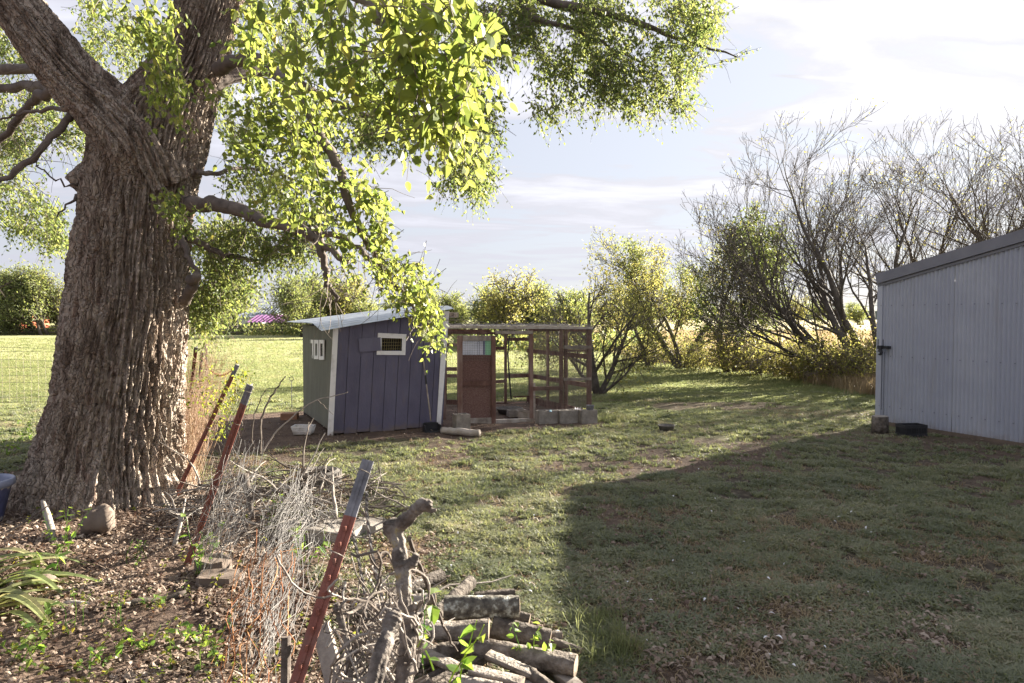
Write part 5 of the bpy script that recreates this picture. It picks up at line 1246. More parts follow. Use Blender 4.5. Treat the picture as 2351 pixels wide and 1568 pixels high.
# ---- steel T-posts of the leaning old fence
def tpost(top, bot, wd, lab, grey=.14, mats=('rust', 'post_grey'), group='leaning red steel fence posts'):
    top, bot = Vector(top), Vector(bot); t = thing('steel_fence_post', bot, lab, 'fence post', group)
    ax = (top - bot); L_ = ax.length; ax.normalize()
    fwd = (Vector((0, 0, 1.6)) - (top + bot) / 2); fwd -= ax * fwd.dot(ax); fwd.normalize()
    s = ax.cross(fwd)
    s = (s * math.cos(.35) + fwd * math.sin(.35)).normalized(); fwd = s.cross(ax).normalized()
    if fwd.dot(Vector((0, -1, 0))) < 0: fwd = -fwd
    for nm_, a, b, m_ in (('shaft', 0, L_ * (1 - grey), mats[0]), ('painted_top', L_ * (1 - grey), L_, mats[1])):
        g = Geo(); p, q = bot + ax * a, bot + ax * b
        beam(g, p + fwd * .001, q + fwd * .001, wd, .005, -fwd)                   # flange
        beam(g, p - fwd * .005, q - fwd * .005, .006, wd * .8, -fwd)              # web
        beam(g, p + fwd * .0045, q + fwd * .0045, wd * .22, .0035, -fwd)
        if nm_ == 'shaft':
            for z in np.arange(.25, b - .03, .055): box(g, bot + ax * z + fwd * .008, (.010, .014, .018), math.atan2(s.y, s.x))
        emit(nm_, g, M[m_], t)
    for z in (.55, .8, .97):
        if L_ * z < L_: 
            g = Geo(); c = bot + ax * L_ * z; r_ = wd * .62
            tube(g, [c + s * math.cos(a) * r_ + fwd * math.sin(a) * r_ + ax * .004 * a for a in np.linspace(0, 6.5, 12)], .0018, 5); emit('wire_tie', g, M['wire_dark'], t)
    return t, top, bot, ax
p1t = P(845, 1056, 2.45); p1m = P(680, 1568, 2.12); dd = (p1m - p1t); p1b = p1t + dd * ((p1t.z + .05) / -dd.z)
tpost(p1t, p1b, .044, 'big red steel fence post leaning across the firewood pile with worn grey top', .12)
tpost(P(574, 884, 5.0), G(428, 1300), .052, 'red steel fence post with a grey capped top, leaning over the brush pile', .10)
tpost(P(545, 838, 7.0), G(398, 1150), .045, 'thin red steel fence post leaning among green vines right of the great trunk', .08)
tpost(P(450, 798, 9.3), G(424, 1010), .05, 'short dark red steel post close against the great trunk', .03)
tpost(P(464, 806, 9.8), G(447, 1000), .04, 'thin grey steel post just behind the dark red one by the great trunk', .03, ('post_grey', 'post_grey'))
# barbed wire between posts
g = Geo(); a, b = P(464, 820, 9.8), P(541, 845, 7.0); pts = [a.lerp(b, t) + Vector((0, 0, -.16 * math.sin(math.pi * t))) for t in np.linspace(0, 1, 16)]
tube(g, pts, .004, 4)
for p in pts[1:-1:1]: tube(g, [p + Vector((-.02, 0, -.02)), p + Vector((.02, 0, .02))], .003, 3); tube(g, [p + Vector((.02, 0, -.02)), p + Vector((-.015, 0, .025))], .003, 3)
tag(emit('barbed_wire', g, M['rustwire'], loc=pts[0]), 'sagging strand of barbed wire between the small steel posts by the great trunk', 'barbed wire')

# ---- crumpled wire: curtains of loose strands
def strand(g, a, b, r, wob=.06, n=9, sag=0.0, sides=4):
    a, b = np.array(tuple(a)), np.array(tuple(b)); t = np.linspace(0, 1, n)[:, None]
    ph = rng.random(3) * 6; f = rng.uniform(3, 9, 3)
    kink = rng.normal(0, wob * .12, (max(4, n // 3), 3)); kink = np.stack([np.interp(t[:, 0], np.linspace(0, 1, len(kink)), kink[:, c_]) for c_ in range(3)], -1)
    p = a + (b - a) * t + wob * np.sin(t * f + ph) * np.sin(t * np.pi) + kink + rng.normal(0, wob * .02, (n, 3)); p[:, 2] -= sag * np.sin(t[:, 0] * np.pi)
    tube(g, p, r, sides, cap=False)
g = Geo()
for q in range(66):
    d = rng.uniform(3.6, 4.5); u0 = rng.normal(690, 24); v0 = rng.uniform(1060, 1240); u1 = rng.normal(600, 30); v1 = rng.uniform(1400, 1600)
    strand(g, P(u0, v0, d + .7), P(u1 + (u0 - 690) * .5, v1, max(3.45, d - .6)), rng.uniform(.0009, .0018), .10, 12)
for q in range(46):
    d = rng.uniform(4.2, 5.0); u0 = rng.normal(565, 30); strand(g, P(u0, rng.uniform(1000, 1110), d + .3), P(rng.normal(480, 30), rng.uniform(1230, 1330), d), rng.uniform(.0009, .0018), .09, 10)
for q in range(60):
    d = rng.uniform(4.0, 5.2); u0 = rng.uniform(520, 780); v0 = rng.uniform(1080, 1200); strand(g, P(u0, v0, d), P(u0 + rng.normal(-30, 90), v0 + rng.normal(90, 60), d + rng.normal(0, .3)), rng.uniform(.001, .0024), .12, 9)
tag(emit('wire_tangle', g, M['wire'], loc=G(600, 1450), kind='stuff'), 'tangle of loose grey wire strands from the collapsed fence', 'wire')
g = Geo()
for q in range(11):
    u0 = 500 + q * 13 + rng.normal(0, 4); u1 = u0 + 60 + rng.normal(0, 14); d = rng.uniform(3.5, 3.9)
    strand(g, P(u0, 1600, 3.4), P(u1, rng.uniform(1215, 1330), d), .0026, .07, 12)
for q in range(28):
    v = rng.uniform(1290, 1560); u0 = 500 + (1568 - v) * .22 + rng.normal(0, 20); d = 3.6 + (1568 - v) * .0009
    strand(g, P(u0, v, d), P(u0 + rng.uniform(50, 120), v - rng.uniform(30, 110), d + .1), .0018, .05, 6)
tag(emit('rusted_wire', g, M['rustwire'], loc=G(560, 1500), kind='stuff'), 'crumpled orange rusted fence wire in front of the brush pile', 'wire')
# diagonal netting of the leaning fence behind the posts
g = Geo()
A0, B0, A1, B1 = P(545, 880, 7.0), P(575, 930, 5.1), G(430, 1100), G(470, 1280)
for q in range(34):
    t = q / 33; strand(g, A0.lerp(B0, t), A1.lerp(B1, t), .0013, .04, 8)
for q in range(16):
    t = q / 15; strand(g, A0.lerp(A1, t), B0.lerp(B1, t), .0013, .04, 8)
tag(emit('wire_netting', g, M['wire_dark'], loc=A1, kind='stuff'), 'sagging wire netting hung between the leaning steel posts', 'netting')
# twisted white cable pair right of the big post
def twist(p, r, R_, name, lab):
    p = [P(*q) for q in p]; arr = []
    for a in range(len(p) - 1):
        for s in range(14): arr.append(p[a].lerp(p[a + 1], s / 14))
    arr.append(p[-1]); arr = np.array([tuple(x) for x in arr]); ker = np.ones(7) / 7
    sm_ = np.stack([np.convolve(np.pad(arr[:, c], 3, 'edge'), ker, 'valid') for c in range(3)], -1)
    g = Geo(); k = len(sm_); ph = np.arange(k) * 1.1
    for o in (0, math.pi):
        off = np.stack([np.cos(ph + o), np.sin(ph + o), 0 * ph], -1) * R_; tube(g, sm_ + off, r, 5)
    tag(emit(name, g, M['wire'], loc=sm_[-1]), lab, 'wire')
twist([(842, 1125, 2.4), (842, 1180, 2.4), (856, 1280, 2.35), (880, 1380, 2.3), (868, 1470, 2.25), (890, 1600, 2.2)], .0036, .0034, 'twisted_wire', 'thick twisted wire hanging from the top of the big leaning post')
twist([(800, 1180, 2.5), (815, 1240, 2.45), (832, 1330, 2.4), (845, 1400, 2.35), (822, 1450, 2.3), (800, 1600, 2.2)], .0034, .0032, 'twisted_wire', 'second twisted wire left of the one hanging from the big post top')

# ---- brush pile
def stick(g, p, d, L_, r, n=9, wob=.16, forks=2, sides=5, rnd=None):
    pts = []; d = Vector(d).normalized(); a = Vector(p)
    for s in range(n):
        pts.append(a.copy()); d = (d + Vector((random.gauss(0, wob), random.gauss(0, wob), random.gauss(0, wob * .7)))).normalized(); a = a + d * L_ / n
        if a.z < .012: a.z = .012; d.z = abs(d.z) * .3
    rv = random.random() if rnd is None else rnd
    tube(g, pts, np.linspace(r, r * .3, n), sides, rnd=rv)
    for f in range(forks):
        i_ = random.randrange(2, n - 1); dd = (d + Vector((random.gauss(0, .8), random.gauss(0, .8), random.gauss(.1, .6)))).normalized()
        stick(g, pts[i_], dd, L_ * random.uniform(.3, .55), r * .55, max(4, n - 3), wob, forks - 1 if L_ > .4 else 0, 4, rv)
g = Geo(); bc = G(660, 1175)
for q in range(260):
    a = random.random() * 6.28; rr_ = random.random() ** .6; x = bc.x + math.cos(a) * 1.25 * rr_; y = bc.y + math.sin(a) * 1.0 * rr_; z = random.random() * .42 * (1 - rr_ * .75) + .02
    dd = (random.gauss(.2, 1), random.gauss(0, .8), random.gauss(0, .22)); L_ = random.uniform(.3, 1.0)
    stick(g, (x - dd[0] * L_ * .3, y - dd[1] * L_ * .3, z), dd, L_, random.uniform(.004, .013), 7, .14, 1)
tag(emit('brush_pile', g, M['stick'], loc=(bc.x, bc.y, 0), kind='stuff'), 'grey pile of dead twigs and cut branches behind the leaning fence', 'brush pile')
BS = [((470, 1185, 6.0), (560, 1085, 6.0), .03, 'thick dark branch rising from the brush pile beside the great trunk'), ((400, 1255, 5.7), (440, 1125, 5.9), .022, 'bent brown stick propped against the base of the great trunk'),
      ((690, 1100, 6.3), (1020 * .68, 1050, 6.0), .02, 'short pale branch poking up at the back of the brush pile'), ((640, 1210, 5.6), (860, 1240, 5.3), .02, 'long grey stick lying over the concrete slabs'),
      ((560, 1090, 6.0), (590, 1200, 5.8), .045, 'stout curved grey branch in the middle of the brush pile'), ((770, 1190, 5.7), (765, 1065, 6.1), .02, 'upright stick leaning on the old tyre'), ((640, 1110, 6.6), (800, 1180, 6.0), .018, 'long thin grey branch sloping down past the tyre')]
for (a, b, r_, lab) in BS:
    a, b = P(*a), P(*b); g = Geo(); L_ = (b - a).length
    stick(g, a, b - a, L_, r_, 10, .07, 1, 8); tag(emit('branch', g, M['stick'], loc=a, smooth=True), lab, 'branch', 'larger branches on the brush pile')
# upright dead shoots
for (pts, r_, lab) in ((((720, 1010, 6.1), (712, 960, 6.1), (725, 880 * 1.0, 6.1), (655 + 2, 862, 6.2)), 0, ''),):
    pass
SH = [([(598, 1040, 6.0), (600, 960, 6.0), (612, 930, 6.0), (634, 892, 6.0), (656, 863, 6.0)], .013, 'tall bare dark shoot standing before the left wall of the coop'),
      ([(580, 1030, 5.9), (578, 990, 5.9), (585, 950, 5.9), (600, 910, 5.9), (612, 893, 5.9)], .008, 'shorter bare shoot left of the tall dark one'),
      ([(605, 1035, 6.0), (640, 985, 6.0), (690, 940, 6.0), (728, 918, 6.0), (770, 908, 6.0), (798, 900, 6.0)], .008, 'long thin twig arching right across the coop wall'),
      ([(727, 917, 6.0), (745, 935, 6.0), (765, 952, 6.0)], .004, 'thin side twig hanging before the white corner board of the coop')]
for (pts, r_, lab) in SH:
    pp = [P(*p) for p in pts]; q_ = []
    for a in range(len(pp) - 1):
        for s in range(4): q_.append(pp[a].lerp(pp[a + 1], s / 4) + Vector((random.gauss(0, .004), 0, random.gauss(0, .004))))
    q_.append(pp[-1]); g = Geo(); tube(g, q_, np.linspace(r_, r_ * .35, len(q_)), 6); tag(emit('bare_shoot', g, M['stick'], loc=q_[0]), lab, 'dead shoot')
# tyre
c = G(733, 1118); c.z = .0
g = Geo(); prof = [(.14, .02), (.2, .0), (.235, .02), (.245, .06), (.245, .14), (.235, .18), (.2, .2), (.14, .18), (.135, .165), (.19, .165), (.2, .1), (.19, .035), (.135, .035), (.14, .02)]
lathe(g, c, prof, 30)
for q in range(34):
    a = q / 34 * 6.283
    for zc in (.04, .1, .16): box(g, c + Vector((math.cos(a + zc) * .247, math.sin(a + zc) * .247, zc)), (.012, .03, .045), a + zc)
tag(emit('old_tyre', g, M['rubber'], loc=c), 'small weathered tyre lying flat at the back of the brush pile', 'tyre')
# concrete slabs
for q, (u, v, L_, D_, rz, lab) in enumerate(((742, 1232, .74, .42, -.12, 'broken concrete slab lying under the right end of the brush pile'), (842, 1222, .34, .3, .2, 'smaller concrete slab behind the big leaning post'), (505, 1345, .32, .2, .3, 'flat brown stone slab in the litter behind the rusted wire'), (490, 1318, .28, .2, -.3, 'tan stone slab with pointed top left of the rusted wire'))):
    p = G(u, v); p.z = 0; g = Geo(); h_ = (.11, .1, .09, .12)[q]; Mx = Matrix.Rotation(rz, 3, 'Z')
    for (o_, s_) in (((0, 0), 1.0),):
        pts = []
        for z, k_ in ((-.03, 1.0), (h_, .95)):
            for a in np.linspace(0, 2 * np.pi, 11, endpoint=False):
                r_ = 1 / max(abs(math.cos(a)), abs(math.sin(a))) ** .8 * (1 + .1 * math.sin(a * 5 + q)); pts.append(p + Mx @ Vector((math.cos(a) * r_ * L_ / 2 * k_, math.sin(a) * r_ * D_ / 2 * k_, z + (.012 * math.sin(a * 3 + q) if z > 0 else 0))))
        n = 11; F_ = [[i, (i + 1) % n, n + (i + 1) % n, n + i] for i in range(n)] + [list(range(n, 2 * n))]
        g.add([tuple(x) for x in pts], F_, .5)
    tag(emit('stone_slab', g, M['concrete'] if q < 2 else M['stone'], loc=p), lab, 'slab')
# rock, stick in litter, small broken stem
c = G(232, 1222); c.z = .1
g = Geo(); rock(g, c, (.145, .12, .15), 4, 20, 13, .5, .45); tag(emit('rock', g, M['stone'], loc=c, smooth=True), 'brown rock leaning on the front of the great trunk', 'rock')
c = G(95, 1345); c.z = .03; g = Geo(); rock(g, c, (.11, .08, .07), 9, 16, 10, .5, .3); tag(emit('rock', g, M['stone'], loc=c, smooth=True), 'small pale rock behind the strap leaved clump', 'rock')
for (a, b, r_, lab, nm_) in (((285, 1392), (428, 1366), .024, 'smooth brown stick lying in the litter in front of the great trunk', 'stick'), ((140, 1388), (300, 1392), .018, 'dark buried branch left of the smooth brown stick', 'stick'), ((20, 1335), (75, 1392), .022, 'pale thick stick below the strap leaved clump', 'stick')):
    a, b = G(*a, .03), G(*b, .03); g = Geo(); k = 9
    tube(g, [a.lerp(b, q / (k - 1)) + Vector((0, 0, .012 * math.sin(q))) for q in range(k)], [r_ * (1 + random.uniform(-.12, .12)) for _ in range(k)], 9, jit=.06); tag(emit(nm_, g, M['stick'], loc=a, smooth=True), lab, 'stick')
g = Geo(); pp = [P(120, 1262, 5.9), P(118, 1215, 6.0), P(108, 1180, 6.1), P(98, 1150, 6.2)]; pp[0].z = -.02; tube(g, pp, [.03, .028, .03, .018], 9, jit=.1); tag(emit('dead_stem', g, M['stick'], loc=pp[0], smooth=True), 'broken dark stem standing before the left side of the great trunk', 'dead stem')
g = Geo(); pp = [G(5, 1228, .03), P(55, 1200, 6.05), P(112, 1160, 6.1)]; tube(g, [pp[0], pp[0].lerp(pp[1], .5), pp[1], pp[2]], [.012, .01, .009, .005], 6); tag(emit('stick', g, M['stick'], loc=pp[0]), 'thin curved stick leaning on the broken dark stem', 'stick')
# blue patterned pot at the left edge
c = G(-42, 1205); c.z = 0
pt = thing('flower_pot', c, 'large blue and cream glazed pot cut by the left edge of the photo', 'pot')
M['pot'] = pm('blue_glaze', [(0.055, 0.065, 0.14), (0.09, 0.10, 0.2), (0.42, 0.40, 0.36), (0.5, 0.46, 0.4)], scale=7, detail=2, bump=.05, rough=.35, pos=[.35, .52, .56, .7])
g = Geo(); lathe(g, c, [(0, 0), (.15, 0), (.17, .06), (.235, .34), (.25, .36)], 32); emit('body', g, M['pot'], pt, smooth=True)
g = Geo(); lathe(g, c, [(.25, .355), (.27, .37), (.27, .42), (.25, .43), (.235, .4), (.2, .2), (0, .16)], 32); emit('rim', g, pm('blue_grey_glaze', [(0.14, 0.16, 0.24), (0.25, 0.27, 0.36)], scale=9, bump=.1, rough=.4), pt, smooth=True)
g = Geo(); lathe(g, c, [(0, .35), (.234, .35)], 24); emit('soil', g, M['dark'], pt)

# ---- firewood pile
def log(a, b, r, lab, m='log', split=False, bend=.0, n=24, k=34):
    n, k = 24, 34
    a, b = Vector(a), Vector(b); t = thing('firewood_log', (a.x, a.y, min(a.z, b.z)), lab, 'log', 'logs of the firewood pile')
    ax = (b - a); L_ = ax.length; ax.normalize(); up = Vector((0, 0, 1)); s = ax.cross(up).normalized(); u_ = s.cross(ax)
    th = np.linspace(0, 2 * np.pi, n, endpoint=False); V = []
    sd = random.randrange(1000)
    TT, FF = np.meshgrid(th, np.linspace(0, 1, k) * L_)
    NA = vn(np.cos(TT) * 1.2 + 5, np.sin(TT) * 1.2 + 5, FF * 3.5, sd); NB = vn(np.cos(TT) * 5 + 5, np.sin(TT) * 5 + 5, FF * 9, sd + 1); NC = vn(np.cos(TT) * 11 + 15, np.sin(TT) * 11 + 15, FF * 30, sd + 2)
    tqi = lambda t_: int(round(t_ / (2 * math.pi) * n)) % n
    for i in range(k):
        f = i / (k - 1); c = a + ax * L_ * f + u_ * bend * math.sin(math.pi * f)
        for tq in th:
            cx_, sy_ = math.cos(tq), math.sin(tq)
            rr_ = r * (1 + .26 * (NA[i, tqi(tq)] - .5) + .20 * (NB[i, tqi(tq)] - .5) + .16 * (NC[i, tqi(tq)] - .5))
            y_ = math.sin(tq) * rr_
            if split and y_ > .15 * r: y_ = .15 * r + (y_ - .15 * r) * .15
            V.append(tuple(c + s * math.cos(tq) * rr_ + u_ * y_))
    g = Geo(); i = np.arange(k - 1)[:, None] * n; j = np.arange(n)[None, :]; j2 = (j + 1) % n
    g.add(V, np.stack([i + j, i + j2, i + n + j2, i + n + j], -1).reshape(-1, 4), random.random()); emit('bark', g, M[m], t, smooth=True)
    for q, (o, dr) in enumerate((((k - 1) * n, .004), (0, -.004))):
        g = Geo(); ring = np.array(V[o:o + n]); cc = ring.mean(0); mid = cc + (ring - cc) * .55; dv_ = np.array(tuple(ax)) * dr
        vs = np.concatenate([ring + dv_ * .2, mid + dv_, (cc + dv_)[None]]); F_ = [[x, (x + 1) % n, n + (x + 1) % n, n + x] if q == 0 else [n + x, n + (x + 1) % n, (x + 1) % n, x] for x in range(n)]; F2 = [[n + x, n + (x + 1) % n, 2 * n] if q == 0 else [2 * n, n + (x + 1) % n, n + x] for x in range(n)]
        g.add(vs, F_ + F2, random.random()); emit('cut_end', g, M['logwood'], t)
    return t
def L2(u0, v0, z0, u1, v1, z1, r, lab, **kw): log(G(u0, v0, z0), G(u1, v1, z1), r * .88, lab, **kw)
L2(1065, 1482, .12, 1322, 1530, .10, .068, 'longest dark log running to the lower right edge of the firewood pile', n=18, k=18)
L2(1020, 1395, .20, 1192, 1392, .20, .075, 'thick lichen spotted log on top of the firewood pile', m='lichen', n=18)
L2(935, 1440, .24, 1122, 1442, .24, .058, 'smooth curved grey log in front of the lichen spotted log', bend=-.02, n=16)
L2(1000, 1410, .12, 1082, 1336, .16, .05, 'furrowed log sloping up behind the lichen spotted log', n=16)
L2(898, 1366, .07, 1015, 1322, .09, .055, 'weathered half log at the back of the firewood pile')
L2(905, 1385, .05, 1000, 1372, .07, .045, 'short log with a pale sawn end at the back left of the firewood pile', m='stick')
L2(820, 1400, .05, 915, 1392, .06, .045, 'grey log at the far left end of the firewood pile')
L2(1130, 1440, .10, 1262, 1470, .04, .07, 'rough dark log underneath, right of the smooth curved one', n=16)
L2(1195, 1465, .03, 1290, 1462, .03, .035, 'small dark limb behind the longest log')
L2(1245, 1508, .05, 1342, 1590, .05, .05, 'split log pointing down to the right below the longest log', split=True, m='stick')
L2(985, 1560, .10, 1110, 1505, .10, .045, 'ragged bark slab at the lower left of the firewood pile', split=True)
L2(1185, 1572, .08, 1335, 1596, .06, .06, 'pale split log at the bottom edge of the photo', split=True, m='stick')
L2(1050, 1570, .12, 1150, 1588, .12, .05, 'dark bark covered log half cut by the bottom edge')
L2(920, 1520, .06, 1060, 1490, .08, .055, 'shadowed log under the twisted wires')
L2(880, 1450, .05, 960, 1410, .06, .04, 'thin log behind the gnarled stem')
L2(1125, 1400, .10, 1215, 1425, .05, .05, 'stubby dark log wedged under the right end of the lichen spotted log')
L2(1090, 1370, .05, 1180, 1362, .05, .04, 'thin furrowed log behind the lichen spotted log')
L2(1120, 1500, .16, 1225, 1545, .12, .04, 'narrow split log lying across the longest log', split=True)
L2(1270, 1475, .03, 1335, 1500, .03, .035, 'short dark stick of firewood at the far right of the pile')
L2(1080, 1535, .16, 1200, 1565, .14, .042, 'cracked log below the longest log', split=True)
L2(960, 1490, .16, 1045, 1530, .18, .04, 'greyish split log just right of the gnarled stem', split=True)
L2(905, 1410, .10, 985, 1440, .12, .04, 'mossy log behind the gnarled stem')
L2(1215, 1545, .10, 1290, 1600, .10, .04, 'small log pointing to the bottom right corner of the pile')
L2(960, 1585, .05, 1230, 1560, .03, .06, 'hidden log lying flat beneath the pale split log')
# loose curved sticks above the pile
for (pts, r_, lab) in (([(938, 1235, 2.6), (965, 1300, 2.7), (990, 1370, 2.8), (1025, 1450, 2.9), (1050, 1495, 3.0)], .009, 'thin grey branch curving down right of the gnarled stem'), ([(955, 1385, 4.4), (1030, 1345, 4.6), (1130, 1335, 4.8), (1175, 1320, 4.9)], .008, 'slender branching twig lying behind the firewood')):
    pp = [P(*p) for p in pts]; g = Geo(); q_ = []
    for a in range(len(pp) - 1):
        for s in range(4): q_.append(pp[a].lerp(pp[a + 1], s / 4) + Vector((random.gauss(0, .003), 0, random.gauss(0, .003))))
    q_.append(pp[-1]); tube(g, q_, np.linspace(r_, r_ * .5, len(q_)), 7)
    for q in range(5): i_ = random.randrange(3, len(q_) - 2); tube(g, [q_[i_], q_[i_] + Vector((random.gauss(0, .08), random.gauss(0, .05), random.uniform(0, .07)))], [r_ * .5, r_ * .2], 4)
    tag(emit('branch', g, M['stick'], loc=q_[-1]), lab, 'branch')
# gnarled dead vine stem, close to the camera
gn = thing('gnarled_stem', P(925, 1600, 1.75), 'gnarled grey dead stem with yellow lichen rising before the firewood', 'dead stem')
def knob(pts, rads, name, m='log'):
    q_ = []; rr_ = []
    for a in range(len(pts) - 1):
        for s in range(16): q_.append(pts[a].lerp(pts[a + 1], s / 16)); rr_.append(rads[a] + (rads[a + 1] - rads[a]) * s / 16)
    q_.append(pts[-1]); rr_.append(rads[-1]); arr = np.array([tuple(x) for x in q_]); 
    for _ in range(2): arr[1:-1] = (arr[:-2] + 2 * arr[1:-1] + arr[2:]) / 4
    k = len(arr); rr_ = np.array(rr_) * (1 + .35 * (vn(np.arange(k) * .16, np.full(k, float(k)), 0, 7) - .5) + .2 * (vn(np.arange(k) * .5, np.full(k, 3.0), 0, 8) - .5))
    T = unit(np.gradient(arr, axis=0)); ref = np.array([0, 1.0, 0.1]); A_ = unit(np.cross(T, ref)); B_ = np.cross(T, A_)
    nt = 30; th = np.linspace(0, 2 * np.pi, nt, endpoint=False); TH, S = np.meshgrid(th, np.arange(k) * .006)
    r = rr_[:, None] * (1 + .34 * (vn(np.cos(TH) * 1.5 + 4, np.sin(TH) * 1.5 + 4, S * 14, 9) - .5) + .34 * (vn(np.cos(TH) * 5 + 4, np.sin(TH) * 5 + 4, S * 18, 10) - .5) + .18 * (vn(np.cos(TH) * 11 + 14, np.sin(TH) * 11 + 14, S * 90, 11) - .5))
    V = arr[:, None, :] + A_[:, None, :] * (np.cos(TH) * r)[..., None] + B_[:, None, :] * (np.sin(TH) * r)[..., None]
    g = Geo(); i = np.arange(k - 1)[:, None] * nt; j = np.arange(nt)[None, :]; j2 = (j + 1) % nt
    g.add(V.reshape(-1, 3), np.stack([i + j, i + j2, i + nt + j2, i + nt + j], -1).reshape(-1, 4), .5)
    for o in (0, (k - 1) * nt): ring = V.reshape(-1, 3)[o:o + nt]; g.add(np.concatenate([ring, ring.mean(0)[None]]), [[x, (x + 1) % nt, nt] for x in range(nt)], .9)
    return emit(name, g, M[m], gn, smooth=True)
b0 = P(925, 1568, 1.78); gb = b0 + (b0 - P(930, 1450, 1.84)) * 3.0
M['gnarl'] = pm('gnarled_lichen_bark', [(0.05, 0.042, 0.036), (0.13, 0.11, 0.095), (0.24, 0.215, 0.19), (0.36, 0.29, 0.08)], scale=18, detail=8, bump=1.0, bscale=70, bdist=.012, pos=[.32, .48, .62, .74])
knob([Vector((b0.x - .03, b0.y - .3, .0)), b0, P(938, 1450, 1.82), P(930, 1380, 1.84), P(925, 1310, 1.86), P(915, 1250, 1.88), P(905, 1205, 1.9), P(903, 1190, 1.9)], [.028, .020, .021, .019, .021, .018, .025, .014], 'main_stem', 'gnarl')
knob([P(908, 1218, 1.9), P(928, 1196, 1.88), P(948, 1178, 1.86), P(966, 1160, 1.85), P(985, 1155, 1.84), P(990, 1150, 1.84)], [.019, .017, .013, .017, .012, .006], 'head', 'gnarl')
knob([P(962, 1172, 1.855), P(968, 1150, 1.85), P(966, 1143, 1.85)], [.011, .010, .005], 'knot', 'gnarl'); knob([P(910, 1240, 1.9), P(890, 1215, 1.9), P(884, 1196, 1.9)], [.017, .015, .008], 'knot', 'gnarl'); knob([P(925, 1300, 1.86), P(948, 1290, 1.86), P(957, 1272, 1.86)], [.016, .014, .008], 'knot', 'gnarl'); knob([P(975, 1165, 1.85), P(992, 1172, 1.85), P(1002, 1170, 1.85)], [.010, .007, .004], 'knot', 'gnarl')
knob([P(930, 1400, 1.83), P(948, 1395, 1.83), P(955, 1385, 1.83)], [.013, .010, .005], 'knot', 'gnarl')
knob([P(850, 1610, 1.6), P(872, 1510, 1.65), P(892, 1450, 1.70), P(906, 1412, 1.73), P(912, 1400, 1.74)], [.020, .017, .016, .020, .010], 'side_stem', 'gnarl')
knob([P(800, 1610, 1.9), P(803, 1500, 1.95), P(782, 1420, 2.0), P(772, 1385, 2.0)], [.013, .010, .011, .008], 'side_stem', 'gnarl')
# tangle of grey vine shoots at the bottom edge
g = Geo()
for q in range(90):
    d = rng.uniform(1.75, 2.5); u0 = rng.uniform(790, 960); v0 = rng.uniform(1400, 1620); strand(g, P(u0, v0, d), P(u0 + rng.normal(-10, 45), v0 - rng.uniform(40, 150), d + rng.normal(0, .1)), rng.uniform(.0012, .0045), .07, 26, sides=5)
tag(emit('vine_tangle', g, M['stick'], loc=P(870, 1560, 2.1), kind='stuff'), 'tangle of grey dry vine shoots around the gnarled stem', 'dry vines')
# plank and stake near the camera
g = Geo(); a, b = P(775, 1600, 2.3), P(735, 1440, 2.6); beam(g, a, b, .07, .03, (0, 1, -.2)); tag(emit('wooden_stake', g, M['wood_grey'], loc=a), 'pale pointed wooden plank just right of the big leaning post', 'plank')
g = Geo(); a, b = P(656, 1600, 2.5), P(657, 1462, 2.55); tube(g, [a, a.lerp(b, .5), b], [.02, .018, .018], 10, jit=.06); tag(emit('cut_stake', g, M['stick'], loc=a), 'pale cut stake standing left of the big leaning post at the bottom edge', 'stake')

# ---- plants
def strap(g, base, dx, dy, L_, w_, arch, rnd):
    d = Vector((dx, dy, 0)).normalized(); s = d.cross(Vector((0, 0, 1))); k = 9; V = []
    for q in range(k):
        f = q / (k - 1); c = Vector(base) + d * L_ * (f ** 1.1) + Vector((0, 0, arch * (f - f * f * 1.0) * 4 * .5)); ww = w_ * (math.sin(math.pi * min(1, f * .82 + .18)) ** .6) / 2
        V += [tuple(c - s * ww + Vector((0, 0, ww * .35))), tuple(c), tuple(c + s * ww + Vector((0, 0, ww * .35)))]
    F_ = []
    for q in range(k - 1):
        o = q * 3; F_ += [[o, o + 1, o + 4, o + 3], [o + 1, o + 2, o + 5, o + 4]]
    g.add(V, F_, rnd)
M['strap'] = leafmat('pale_strap_leaf', [(0.13, 0.17, 0.07), (0.2, 0.23, 0.10), (0.28, 0.27, 0.14)], [(0.3, 0.38, 0.10), (0.42, 0.46, 0.14), (0.5, 0.45, 0.2)], tr=.4)
iris = thing('iris_clump', G(-25, 1350), 'clump of long green strap leaves at the left edge of the litter', 'plant')
for q in range(34):
    a = random.uniform(-.75, .95) if q < 26 else random.uniform(1.5, 4.5); g = Geo(); b = G(random.uniform(-60, 5), random.uniform(1290, 1420)); strap(g, b, math.cos(a), math.sin(a) * .8, random.uniform(.5, .85), random.uniform(.042, .062), random.uniform(.05, .3), random.random()); emit('leaf', g, M['strap'], iris)
